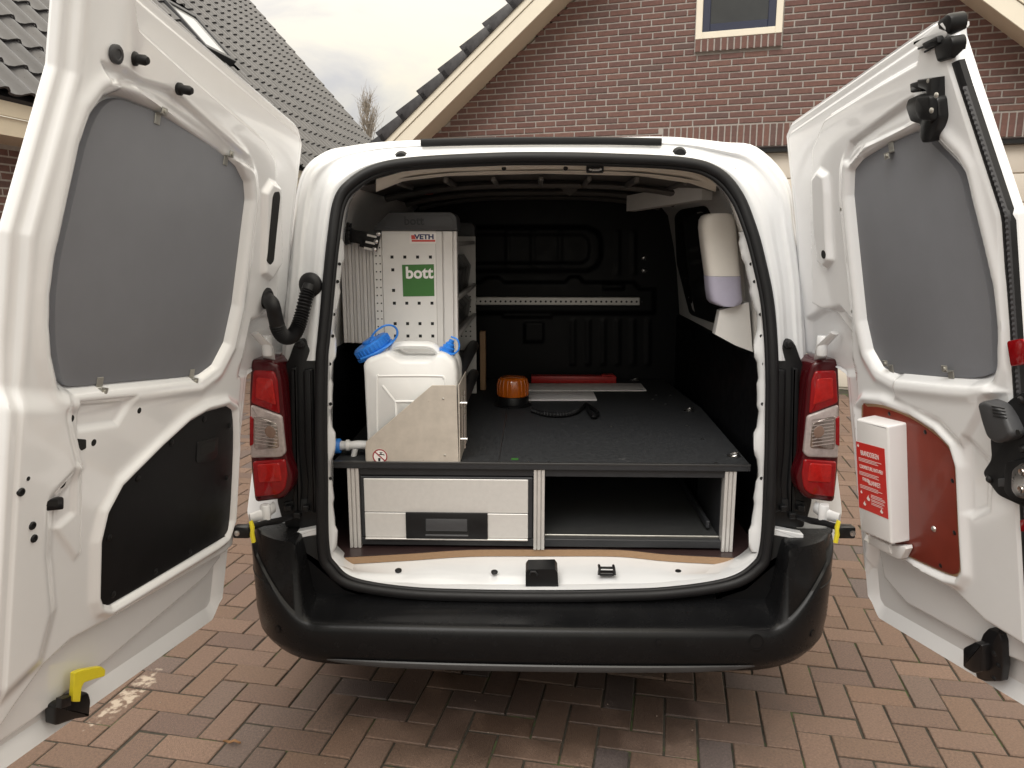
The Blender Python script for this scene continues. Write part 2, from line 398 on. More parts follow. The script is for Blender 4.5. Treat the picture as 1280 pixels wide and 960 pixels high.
# ---- pavers: 90 degree herringbone, measured from the photograph
PW = .1035; PA = R(-9.8); P0 = np.array([.982, .51])
ex = np.array([math.cos(PA), math.sin(PA)]); ey = np.array([-math.sin(PA), math.cos(PA)])
pv = []
for i in range(-75, 75):
    for j in range(-45, 110):
        k = (i + j) % 4
        if k == 0: c = P0 + PW * ((i + 1) * ex + (j + .5) * ey); rz = PA
        elif k == 2: c = P0 + PW * ((i + .5) * ex + (j + 1) * ey); rz = PA + math.pi / 2
        else: continue
        if abs(c[0]) > 6.2 or c[1] < -3.2 or c[1] > 9.5: continue
        if c[1] > 5.6 - .317 * (c[0] - 3.15) and c[0] > -.6: continue
        px, py = proj((c[0], c[1], 0)); infr = -30 < px < 1310 and py < 985 and ((c[1] - CAM[1]) > .3)
        hid = (abs(c[0]) < .84 and c[1] > .25) or py < 440 or (px < 283 and py < 745) or (px < 0 + (957 - py) * 1.33 - 40 and px < 283) or (px > 1095 and py < 766 + (px - 1095) * .58 - 25)
        dist = math.hypot(c[0] - CAM[0], c[1] - CAM[1])
        M4 = Matrix.Translation((c[0], c[1], random.gauss(0, .0016))) @ Matrix.Rotation(rz + random.gauss(0, .004), 4, 'Z') @ Matrix.Rotation(random.gauss(0, .004), 4, 'X') @ Matrix.Rotation(random.gauss(0, .004), 4, 'Y')
        pv.append(((0 if infr and not hid else 1), dist, M4))
pv.sort(key=lambda q: (q[0], q[1]))
L2, W2, c2 = .0995, .0487, .0028
ptv = [(-L2, -W2, -.05), (L2, -W2, -.05), (L2, W2, -.05), (-L2, W2, -.05), (-L2, -W2, -.0025), (L2, -W2, -.0025), (L2, W2, -.0025), (-L2, W2, -.0025),
       (-L2 + c2, -W2 + c2, 0), (L2 - c2, -W2 + c2, 0), (L2 - c2, W2 - c2, 0), (-L2 + c2, W2 - c2, 0)]
ptf = [(8, 9, 10, 11)] + [(4 + i, 4 + (i + 1) % 4, 8 + (i + 1) % 4, 8 + i) for i in range(4)] + [(i, (i + 1) % 4, 4 + (i + 1) % 4, 4 + i) for i in range(4)]
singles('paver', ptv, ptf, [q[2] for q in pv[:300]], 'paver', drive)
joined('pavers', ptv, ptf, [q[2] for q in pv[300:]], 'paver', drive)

# ================================================================== BRICK HOUSE (gable behind the van)
WO = np.array([3.15, 5.88, 0]); wa = R(-17.6)
ws = np.array([math.cos(wa), math.sin(wa), 0]); wn = np.array([math.sin(wa), -math.cos(wa), 0])   # along the wall, towards the camera
def wp(s, z, q=0): return WO + ws * s + wn * q + np.array([0, 0, z])
def onWall(px, py, q=0):
    r = ray(px, py); o = WO + wn * q; t = ((o - CAM) @ wn) / (r @ wn); P = CAM + r * t; return np.array([(P - WO) @ ws, P[2]])
def line2(a, b): return lambda s: a[1] + (s - a[0]) * (b[1] - a[1]) / (b[0] - a[0])
gl = (onWall(540, 172), onWall(715, 0)); grt = (onWall(1205, 0), onWall(1280, 60))
fl = line2(*gl)
# mirrored right slope through the visible right soffit
sl = (gl[1][1] - gl[0][1]) / (gl[1][0] - gl[0][0])
fr_ = lambda s: grt[0][1] - sl * (s - grt[0][0])
s_ap = (grt[0][1] + sl * grt[0][0] - gl[0][1] + sl * gl[0][0]) / (2 * sl); z_ap = fl(s_ap)
EAVE = 2.15; s_l = gl[0][0] + (EAVE - gl[0][1]) / sl; s_r = 2 * s_ap - s_l
house = thing('brick_house', wp(s_ap, 0, 0), 'red brick gabled house with cream bargeboards and garage door behind the van', 'house')
def wall_prism(poly, q0, q1, name, m, parent, bev=0, smooth=0):
    return MB().prism([wp(s, z, q0) for s, z in poly], wn * (q1 - q0), bev).build(name, m, parent, smooth)
sol = onWall(950, 183)[1]                         # underside of the soldier course
g_l = onWall(905, 300)[0]; g_r = g_l + 5.2        # garage opening
wall = MB()
for poly in ([(s_l, 0), (g_l, 0), (g_l, EAVE), (s_l, EAVE)], [(g_r, 0), (s_r, 0), (s_r, EAVE), (g_r, EAVE)], [(s_l, EAVE), (g_l, EAVE), (g_l, sol), (g_l + .001, fl(min(g_l, s_ap)) - .02), (s_l + .01, EAVE + .01)],):
    wall.prism([wp(s, z, -.3) for s, z in poly], wn * .2955)
wall.prism([wp(s, z, -.3) for s, z in [(g_l + .001, sol), (g_r - .001, sol), (g_r - .001, fr_(g_r)), (s_ap, z_ap), (g_l + .001, fl(g_l))]], wn * .2955)
wall.prism([wp(s, z, -.3) for s, z in [(g_r, EAVE), (s_r, EAVE), (g_r, fr_(g_r))]], wn * .2955)
wall = wall.build('wall', 'mortar', house, 0)
# window in the gable
w0 = onWall(869, 51); w1 = onWall(978, 42); wl, wr, wb = w0[0], w1[0], (w0[1] + w1[1]) / 2; wt = wb + 1.15
CR, ML = .0632, .2300
soh = .215; sol_s = onWall(828, 176)[0]
brs = []; z = .0
row = 0; z0 = sol + soh + .012
rows = [z0 + CR * r + CR / 2 for r in range(-45, 60)]
for r, zc in enumerate(rows):
    if zc < .03 or zc > z_ap: continue
    off = (0, .5)[r % 2] * ML + (.25 if (r // 2) % 2 else 0) * ML * .3
    for k in range(-40, 45):
        sc = k * ML + off
        a, b = sc - ML / 2 + .007, sc + ML / 2 - .007
        if sol < zc < z0 and b > sol_s and a < g_r:
            if a > sol_s - .05: continue
            b = sol_s - .008
        elif zc < z0 and b > g_l and a < g_r:
            if a >= g_l or zc > sol: continue
            b = g_l - .002
        if a < s_l: continue
        lim = lambda s: min(fl(s), fr_(s))
        if lim(a) < zc + .03 and lim(b) < zc + .03: continue
        if zc + CR / 2 > wb - .12 and zc - CR / 2 < wt and b > wl - .0 and a < wr + .0:
            if zc + CR / 2 <= wb + .0 and False: continue
            if a < wl - .05: b = wl - .008
            elif b > wr + .05: a = wr + .008
            else: continue
        brs.append(((a + b) / 2, zc, b - a))
bt = brick_template(ML - .014, CR - .0145, .05, .003)
wallrot = Matrix.Rotation(wa, 4, 'Z')
def brickM(sc, zc, sx=1, tilt=0, sz=1):
    p = wp(sc, zc, .001 + random.gauss(0, .0012) + .002)
    return Matrix.Translation(V(p)) @ wallrot @ Matrix.Rotation(tilt + random.gauss(0, .004), 4, 'Y') @ Matrix.Diagonal((sx, 1, sz, 1))
near = []; rest = []
for sc, zc, ln in brs:
    P = wp(sc, zc); px, py = proj(P); vis = -10 < px < 1290 and -4 < py < 172 and 520 < px
    vis = vis and not (1000 < px < 1210 and py > 157 - (px - 1000) * .66)
    (near if vis else rest).append((np.linalg.norm(P - CAM), brickM(sc, zc, ln / (ML - .014))))
near.sort(key=lambda q: q[0])
singles('brick', *bt, [q[1] for q in near[:270]], 'brick', wall)
joined('bricks', *bt, [q[1] for q in near[270:]] + [q[1] for q in rest], 'brick', wall)
# soldier course over the garage door, and the brick sill under the window
sv = brick_template(.0485, soh - .004, .05, .003); sol_m = []
ns = int((g_r - sol_s + .1) / .0632)
for k in range(ns): sol_m.append(brickM(sol_s + (k + .5) * .0632, sol + soh / 2 + .003, 1))
singles('soldier_brick', *sv, sol_m, 'brick', wall)
sm = []
for k in range(int((wr - wl) / .0632)):
    p = wp(wl + (k + .5) * (wr - wl) / int((wr - wl) / .0632), wb - .058, .038)
    sm.append(Matrix.Translation(V(p)) @ wallrot @ Matrix.Diagonal((1, 1, .115 / (soh - .004), 1)))
sillb = MB().prism([wp(s, z, -.02) for s, z in [(wl, wb - .118), (wr, wb - .118), (wr, wb - .002), (wl, wb - .002)]], wn * .05).build('sill', 'mortar', house, 0)
singles('sill_brick', *sv, sm, 'brick', sillb)
win = MB()
def frame(mb, a, b, c, d, t, q0, q1):
    for (x0, x1, y0, y1) in ((a, a + t, c, d), (b - t, b, c, d), (a + t, b - t, c, c + t), (a + t, b - t, d - t, d)):
        mb.prism([wp(x0, y0, q0), wp(x1, y0, q0), wp(x1, y1, q0), wp(x0, y1, q0)], wn * (q1 - q0), .004, 1)
frame(win, wl + .003, wr - .003, wb + .003, wt, .065, -.0035, .034); win = win.build('window', 'cream_pvc', house, 0)
f2 = MB(); frame(f2, wl + .068, wr - .068, wb + .068, wt - .065, .075, -.0035, .020); f2.build('sash', 'blue_frame', win, 0)
MB().prism([wp(wl + .14, wb + .14, -.0035), wp(wr - .14, wb + .14, -.0035), wp(wr - .14, wt - .14, -.0035), wp(wl + .14, wt - .14, -.0035)], wn * .008).build('pane', 'pane_glass', win, 0)
# bargeboards, soffits and verge tiles
QB = .36
for sgn in (-1, 1):
    if sgn < 0: j0 = np.array(gl[0]); j1 = np.array([s_ap, z_ap])
    else: j0 = np.array(grt[1]); j1 = np.array([s_ap, z_ap])
    dirv = (j1 - j0) / np.linalg.norm(j1 - j0); j0 = j1 - dirv * (j1[1] - EAVE + .25) / dirv[1]
    nrm = np.array([-dirv[1], dirv[0]]) * (1 if sgn < 0 else -1)       # outwards from the gable
    def P2(t, h): return j0 + dirv * t + nrm * h
    LT = np.linalg.norm(j1 - j0)
    MB().prism([wp(*P2(0, 0), -.2), wp(*P2(LT, 0), -.2), wp(*P2(LT, .03), -.2), wp(*P2(0, .03), -.2)], wn * (QB + .2)).build('soffit', 'cream_paint', house, 0)
    bb = MB().prism([wp(*P2(0, -.015), QB), wp(*P2(LT, -.015), QB), wp(*P2(LT, .13), QB), wp(*P2(0, .13), QB)], wn * .022, .003, 1).build('bargeboard', 'cream_pvc', house, 0)
    MB().prism([wp(*P2(0, .135), QB), wp(*P2(LT, .135), QB), wp(*P2(LT, .24), QB), wp(*P2(0, .24), QB)], wn * .034, .003, 1).build('bargeboard', 'cream_pvc', house, 0)
    MB().prism([wp(*P2(0, .03), -9), wp(*P2(LT, .03), -9), wp(*P2(LT, .25), -9), wp(*P2(0, .25), -9)], wn * (9 + QB - .02)).build('roof', 'roof_dark', house, 0)
    rf = bpy.data.objects[[o.name for o in bpy.data.objects if o.name.startswith('roof')][-1]]
    k = 0; t = -.1
    while t < LT - .1:
        a = P2(t, .255); b = P2(t + .40, .225); c = P2(t + .40, .285); d = P2(t, .345); e = P2(t, .20)
        MB().prism([wp(*e, -.1), wp(*P2(t + .40, .20), -.1), wp(*P2(t + .40, .285), -.1), wp(*d, -.1)], wn * (QB + .155), .008, 2).build('verge_tile', 'roof_tile', house, 30)
        t += .335
# garage door, panels
gd = MB().prism([wp(s, z, -.14) for s, z in [(g_l + .01, 0), (g_r - .01, 0), (g_r - .01, sol - .05), (g_l + .01, sol - .05)]], wn * .02).build('garage_door', 'garage_paint', house, 0)
nz = 9; hz = (sol - .07) / nz
for i in range(nz):
    MB().prism([wp(s, z, -.12) for s, z in [(g_l + .06, .02 + i * hz + .006), (g_r - .06, .02 + i * hz + .006), (g_r - .06, .02 + (i + 1) * hz - .006), (g_l + .06, .02 + (i + 1) * hz - .006)]], wn * .022, .008, 2).build('panel', 'garage_paint', gd, 30)
MB().prism([wp(s, z, -.15) for s, z in [(g_l, sol - .055), (g_r, sol - .055), (g_r, sol - .012), (g_l, sol - .012)]], wn * .13).build('lintel', 'black_metal', house, 0)
MB().prism([wp(s, z, -.02) for s, z in [(g_l, sol - .012), (g_r, sol - .012), (g_r, sol - .001), (g_l, sol - .001)]], wn * .012).build('lintel_edge', 'ply_film', house, 0)

# ================================================================== TILED HOUSE (left of the driveway)
ea = R(4.0); EZ = 2.60
ed = np.array([math.sin(ea), math.cos(ea), 0]); en = np.array([-math.cos(ea), math.sin(ea), 0])     # along the eave (away), and up-slope in plan (left)
EO = np.array([-3.87, CAM[1] + 5.47, EZ])
RP = R(48.5); us = en * math.cos(RP) + np.array([0, 0, math.sin(RP)]); un = np.cross(us, ed); un = un if un[2] > 0 else -un
def rp_(a, b, h=0): return EO + ed * a + us * b + un * h
def onRoof(px, py, h=0):
    r = ray(px, py); o = EO + un * h; t = ((o - CAM) @ un) / (r @ un); P = CAM + r * t - o; return np.array([P @ ed, P @ us])
vg = onRoof(400, 105); A0, A1, BT = -4.5, vg[0], 7.6
h2 = thing('tiled_house', EO + en * .5 - np.array([0, 0, EZ]), 'house with dark grey pantiled roof, skylight and cream gutter board beside the driveway', 'house')
roof = MB().prism([rp_(A0, -.02, -.10), rp_(A1 - .05, -.02, -.10), rp_(A1 - .05, BT, -.10), rp_(A0, BT, -.10)], un * .07).build('roof', 'roof_dark', h2, 0)
TW, TG = .262, .345
# pantile: S-shaped section across, lower edge lifted over the course below
sec = [(-.5, .010), (-.40, .0), (-.22, -.004), (-.02, .004), (.12, .026), (.26, .044), (.38, .044), (.48, .028), (.55, .012)]
tv = []; tf = []
for bi, (b, lift) in enumerate(((-.045, .030), (TG + .01, .0))):
    for (x, h) in sec: tv.append((x * TW, b, h + lift))
for (x, h) in sec: tv.append((x * TW, -.045, h + .030 - .020))
n_ = len(sec)
for i in range(n_ - 1): tf += [(i, i + 1, n_ + i + 1, n_ + i), (2 * n_ + i, 2 * n_ + i + 1, i + 1, i)]
rm3 = Matrix((ed.tolist(), us.tolist(), un.tolist())).transposed().to_4x4()
sk_lo = onRoof(291, 82); sk_hi = onRoof(212, 8)
sk = (sk_lo[0] - .95, sk_lo[0], min(sk_lo[1], sk_hi[1]), max(sk_lo[1], sk_hi[1]))
tl = []
for i in range(int((A1 - A0) / TW)):
    for j in range(int(BT / TG)):
        a = A1 - .14 - i * TW; b = j * TG
        if sk[0] - .05 < a < sk[1] + .1 and sk[2] - .2 < b < sk[3] + .05: continue
        P = rp_(a, b); w = (P - CAM) @ fw
        if w > .5: px, py = proj(P)
        else: px, py = -999, -999
        vis = (-20 < px < 480 and -20 < py < 215) and not (px > 62 and py > (px - 175) * .867 + 12 and px < 372)
        tl.append((0 if vis else 1, np.linalg.norm(P - CAM), Matrix.Translation(V(P)) @ rm3 @ Matrix.Rotation(random.gauss(0, .006), 4, 'Z')))
tl.sort(key=lambda q: (q[0], q[1]))
singles('roof_tile', tv, tf, [q[2] for q in tl[:295]], 'roof_tile', roof, 50)
joined('roof_tiles', tv, tf, [q[2] for q in tl[295:]], 'roof_tile', roof, 50)
sky_w = MB()
for (a0, a1, b0, b1) in ((sk[0], sk[0] + .07, sk[2], sk[3]), (sk[1] - .07, sk[1], sk[2], sk[3]), (sk[0] + .07, sk[1] - .07, sk[2], sk[2] + .08), (sk[0] + .07, sk[1] - .07, sk[3] - .08, sk[3])):
    sky_w.prism([rp_(a0, b0, -.02), rp_(a1, b0, -.02), rp_(a1, b1, -.02), rp_(a0, b1, -.02)], un * .11, .006, 1)
sky_w = sky_w.build('skylight', 'anthracite', h2, 30)
MB().prism([rp_(sk[0] + .07, sk[2] + .08, .05), rp_(sk[1] - .07, sk[2] + .08, .05), rp_(sk[1] - .07, sk[3] - .08, .05), rp_(sk[0] + .07, sk[3] - .08, .05)], un * .012).build('pane', 'skylight_glass', sky_w, 0)
def eb(a0, a1, x0, x1, z0, z1, name, m, bev=.004):      # box along the eave: x measured towards the house
    pts = [EO + ed * a0 + en * x0 + np.array([0, 0, z0]), EO + ed * a0 + en * x1 + np.array([0, 0, z0]), EO + ed * a0 + en * x1 + np.array([0, 0, z1]), EO + ed * a0 + en * x0 + np.array([0, 0, z1])]
    return MB().prism(pts, ed * (a1 - a0), bev, 1).build(name, m, h2, 0)
eb(A0, A1, .03, .06, -.165, -.06, 'gutter_board', 'cream_paint'); eb(A0, A1, .06, .085, -.30, -.17, 'fascia', 'cream_paint'); eb(A0, A1, .085, .55, -.30, -.27, 'soffit', 'cream_paint')
w2 = eb(A0, A1 - .3, .50, .75, -EZ, -.30, 'wall', 'mortar', 0)
rot2 = Matrix.Rotation(math.pi / 2 - ea, 4, 'Z')       # brick length along the eave, front towards +x
nb = []; rb = []
for r in range(36):
    for k in range(int((A1 - A0 - .5) / ML)):
        a = A0 + .2 + (k + .5 * (r % 2)) * ML; z = -.33 - (r + .5) * CR
        P = EO + ed * a + en * .497 + np.array([0, 0, z]); w = (P - CAM) @ fw; px, py = proj(P) if w > .3 else (-999, 0)
        M4 = Matrix.Translation(V(P)) @ rot2
        (nb if -40 < px < 60 and py < 330 else rb).append(M4)
singles('brick', *bt, nb, 'brick', w2); joined('bricks', *bt, rb, 'brick', w2)

# ================================================================== BARE TREE far away between the roofs
tp = onY(461, 190, 46); tree = thing('bare_tree', (tp[0], tp[1], -.06), 'slim leafless tree seen between the two roofs', 'tree')
tr = MB(); br = MB(); top = onY(459, 118, 46)[2]
tr.tube([(tp[0], tp[1], -.06), (tp[0] + .05, tp[1], top * .5), (tp[0] - .1, tp[1], top * .97)], [.13, .09, .012], 7)
for k in range(150):
    z = top * (.35 + .6 * random.random()); q = random.random() * 6.28; ln = (top - z) * .30 + .5
    p0 = np.array([tp[0], tp[1], z]); d = np.array([math.cos(q) * .42, math.sin(q) * .42, 1.0])
    pts = [p0, p0 + d * ln * .5 + rng.normal(0, .06, 3), p0 + d * ln + rng.normal(0, .12, 3)]
    br.tube(pts, [.028, .018, .006], 4)
    for u in range(3):
        b0 = pts[1] + (pts[2] - pts[1]) * random.random(); br.tube([b0, b0 + rng.normal(0, .25, 3) + np.array([0, 0, .45])], [.012, .004], 3)
tr.build('trunk', 'bark', tree); br.build('crown', 'bark', tree, 0)

# ================================================================== THE VAN
van = thing('delivery_van', (0, 1.9, 0), 'white panel van with both rear doors wide open and black bumper', 'van')
lerp = lambda a, b, t: a + (b - a) * t
def yo(py): return float(np.interp(py, [196, 300, 450, 600, 745], [.27, .215, .165, .14, .125]))     # rake of the rear opening
# opening (centre of the rubber seal) and outer outline of the rear end, traced and put on the raked rear plane
O_up = [(402, 450), (404, 425), (407, 395), (411, 350), (416, 302), (424, 252), (441, 229), (472, 211.5), (519, 203), (612, 198), (680, 197), (760, 198.5),
        (854, 203.5), (895, 216), (921, 244), (938, 285), (949, 325), (960, 380), (965, 450)]
S_up = [(352, 450), (354, 420), (357, 380), (361, 330), (366, 270), (378, 215), (406, 190), (440, 182), (490, 176.5), (600, 172.5), (680, 171.5), (760, 171.5),
        (839, 171), (904, 177.5), (946, 184), (985, 225), (994, 280), (1002, 345), (1008, 450)]
O_lo = [(965, 520), (963, 600), (958, 684), (946, 710), (912, 729), (840, 740), (760, 743.5), (680, 744.5), (590, 743.5), (509, 740), (440, 729), (414, 710), (404, 686), (402, 600), (401, 520)]
Oc = [onY(px, py, yo(py)) for px, py in O_up + O_lo]
seal_path = catmull(Oc, 8, closed=True)
# rear frame: white pressed metal between seal and outline
A = []
ridge_ = lambda x, c, w: math.exp(-((x - c) / w) ** 2)
sst = lambda x, a, b: float(sstep(np.array(x), a, b))
Ou = catmull([onY(px, py, yo(py)) for px, py in O_up], 5); Su = catmull([onY(px, py, yo(py) + .055) for px, py in S_up], 5)
npath = len(Ou)
for i_, (o_, s_) in enumerate(zip(Ou, Su)):
    row = []; q_ = i_ / (npath - 1); cr_ = float(ridge_(q_, .27, .055) + ridge_(q_, .73, .055)); sd2 = float(ridge_(q_, .10, .10) + ridge_(q_, .90, .10))
    for t in np.linspace(0, 1, 30):
        h = -.006 * ridge_(t, .20, .07) + .006 * sst(t, .34, .39) * (1 - sst(t, .66, .71)) - .007 * ridge_(t, .86, .05)
        h += (.013 * cr_ + .007 * sd2) * sst(t, .40, .46) * (1 - sst(t, .60, .68))
        p = lerp(o_, s_, t); y = lerp(o_[1], s_[1], t ** 2.2); row.append((p[0], y + h, p[2]))
    s2 = s_.copy(); row += [(s2[0] * 1.004, s2[1] + .02, s2[2] + .001), (s2[0] * 1.01, s2[1] + .06, s2[2] + .002)]
    A.append(row)
MB().grid(A).build('rear_frame', 'white_body', van, 60)
sealo = MB().tube([p + np.array([0, -.010, 0]) for p in seal_path], .0155, 12, True, flat=(.9, 1)).build('door_seal', 'rubber', van, 60)
MB().tube([p + np.array([0, -.006, 0]) * 1 + (np.array([0, 0, 1.1]) - p) * np.array([.022, 0, .022]) for p in seal_path], .0075, 8, True).build('seal_lip', 'rubber', sealo, 60)
# inner flange: white return behind the seal
cen = np.array([0, 0, 1.14]); A = []
for p in seal_path:
    d = p - cen; d[1] = 0; d /= np.linalg.norm(d)
    bot = max(0, min(1, (.60 - p[2]) / .06))
    A.append([p + d * .004 + np.array([0, .006, 0]), p - d * .015 + np.array([0, .010, 0]), p - d * .017 + np.array([0, .035, 0]), p - d * .014 + np.array([0, .06, 0]), p - d * lerp(.004, .010, bot) + np.array([0, .12, 0]),
              p + d * lerp(.010, -.010, bot) + np.array([0, .135, 0])])
MB().grid(A, True).build('opening_flange', 'white_body', van, 60)
# outer shell: sides, roof, nose (the long body behind the rear frame)
Sy = [(s_[0], s_[1] + .055, s_[2]) for s_ in Su[::2]]
low = [(-.885, .30), (-.905, .62), (-.895, .9)]
def section(y, sx, zt=None, dz=0, nose=0):
    ring = [(-x0 * -1 * sx, y, z) for x0, z in low]
    up = []
    for (x, yy, z) in Sy:
        f = sstep(np.array(abs(z)), 1.1, 1.78)
        zz = z + dz * f
        if zt: zz = min(zz, zt + .02 * (1 - abs(x)))
        up.append((x * lerp(sx, sx * 1.06, 1 - f) if zt is None else x * sx * 1.1, y, zz))
    return [(x, y, min(z, zt) if zt else z) for x, _, z in ring] + up + [(-x, y, min(z, zt) if zt else z) for x, _, z in ring[::-1]]
first = [(x0, .33, z) for x0, z in low] + [(x, y, z) for x, y, z in Sy] + [(-x0, .33, z) for x0, z in low[::-1]]
secs = [first, section(.52, 1.045, dz=.012), section(1.0, 1.06, dz=.022), section(2.6, 1.06, dz=.03), section(3.1, 1.05, dz=-.06), section(3.75, 1.03, zt=1.12), section(4.2, 1.0, zt=1.0), section(4.42, .9, zt=.78)]
MB().grid(secs).build('body_shell', 'white_body', van, 45)
MB().box((-.86, .35, .29), (.86, 4.2, .32), .01).build('underbody', 'black_plastic', van, 0)
MB().add([secs[-1][i] for i in range(len(secs[-1]))], [tuple(range(len(secs[-1])))]).build('nose', 'black_plastic', van, 0)
for x in (-.79, .79):
    for y in (.98, 3.75):
        w = MB().lathe((x - .10, y, .315), (1, 0, 0), [(.20, 0), (.28, .0), (.308, .02), (.315, .05), (.315, .15), (.308, .18), (.28, .20), (.20, .20)], 32).build('wheel', 'tyre', van, 40)
        MB().lathe((x - .09, y, .315), (1, 0, 0), [(.06, 0), (.20, .005), (.205, .09), (.205, .175), (.06, .17)], 28).build('rim', 'alu', w, 40)
# roof strip, rubber stops
MB().tube([p for p in catmull([onY(x, y, .285) for x, y in ((526, 178.5), (600, 176.8), (680, 176), (760, 176.2), (827, 177.5))], 6)], .011, 8, flat=(.5, 1)).build('roof_strip', 'rubber', van)
for px, py in ((501, 197), (850, 192)):
    p = onY(px, py, .268); MB().lathe(p + np.array([0, .022, 0]), (0, -1, -.1), [(.021, 0), (.021, .012), (.015, .022), (.004, .024)], 20).build('rubber_stop', 'rubber', van)

# ---- bumper: lofted columns, high corners and a low middle
def rear_y(x):
    t = min(1.0, max(0.0, (abs(x) - .58) / .325)); return .012 * min(1, (abs(x) / .58) ** 2) + .32 * (1 - (1 - t ** 2.5) ** (1 / 2.5))
A = []
xs = np.concatenate([np.linspace(-.905, -.60, 34), np.linspace(-.58, .58, 30), np.linspace(.60, .905, 34)])
for x in xs:
    a = abs(x); f = float(sstep(np.array(a), .655, .94)); ry = rear_y(x); g2 = float(sstep(np.array(a), .56, .88))
    fi = float(sstep(np.array(a), .675, .715)); zt = lerp(.458, .685, f)                       # rim height
    zi = lerp(.500, .688, fi)
    yi = lerp(.15, max(.17, ry + .02), fi)
    zb = lerp(.308, .322, g2)
    col = [(x, yi + .04, zi), (x, yi, zi), (x, lerp(yi, ry + .035, lerp(.35, .6, fi)), lerp(zi - .02, zi, fi)), (x, lerp(yi, ry + .035, lerp(.7, .93, fi)), lerp(zt + .004, zi - .006, fi)), (x, ry + .034, lerp(zt - .001, max(zt - .002, zi - .03), fi)), (x, ry + .018, zt - .004), (x, ry + .008, zt - .012),
           (x, ry + .003, zt - .026), (x, ry + lerp(.0, .006, f), lerp(zt, .456, f) - .05), (x, ry + lerp(.004, .0, g2), zb + .055), (x, ry + .012, zb + .03), (x, ry + .022, zb + .022), (x, ry + .03, zb + .006), (x, ry + .055, zb - .004), (x, ry + .16, zb + .0)]
    s_ = 1 if x > 0 else -1
    col = [(px_ - s_ * .03 * g2 * max(0, (.50 - pz_) / .17) ** 2.6, py_, pz_) for px_, py_, pz_ in col]
    A.append(col)
bump = MB().grid(A).build('rear_bumper', 'bumper_plastic', van, 50)
MB().tube(catmull([(x, rear_y(x) + .008, .331 + .010 * (abs(x) / .62) ** 6) for x in np.linspace(-.62, .62, 25)], 2), [.011 * (1 - .85 * abs(t) ** 8) for t in np.linspace(-1, 1, 49)], 8, flat=(.5, 1)).build('lower_trim', 'bumper_trim', bump)
AB = np.array(A)
for s_ in (-1, 1):                                  # corner cap seam
    pts = []
    for c in AB:
        if c[7][0] * s_ < .70 or c[7][2] < .56: continue
        zt_c = .556
        for i in range(5, 10):
            if c[i][2] >= zt_c > c[i + 1][2]:
                t = (c[i][2] - zt_c) / (c[i][2] - c[i + 1][2]); pts.append(lerp(c[i], c[i + 1], t)); break
    if len(pts) > 3: MB().tube(pts, .0022, 6).build('seam', 'hole', bump)
front = AB[:, 7:11]
for px, py, r in ((545, 802, .0085), (815, 803, .0085), (346, 789, .010), (1016, 790, .010), (944, 804, .019)):
    best = None
    for i in range(1, len(front) - 1):
        for j in range(0, 3):
            for t in (0, .25, .5, .75):
                P = lerp(front[i, j], front[i, j + 1], t); q = proj(P); e_ = (q[0] - px) ** 2 + (q[1] - py) ** 2
                if best is None or e_ < best[0]: best = (e_, P, i, j)
    _, p, i, j = best; nn = np.cross(front[i + 1, j] - front[i - 1, j], front[i, j + 1] - front[i, j]); nn /= np.linalg.norm(nn); nn = nn if nn[1] < 0 else -nn
    MB().lathe(p - nn * .004, nn, [(r * 1.22, 0), (r * 1.22, .0056), (r * 1.05, .0056), (r * 1.03, .0042), (r * .95, .0042), (r * .95, .0062), (r * .5, .0066), (.001, .0067)], 22).build('parking_sensor' if r < .015 else 'tow_cover', 'bumper_plastic', bump)

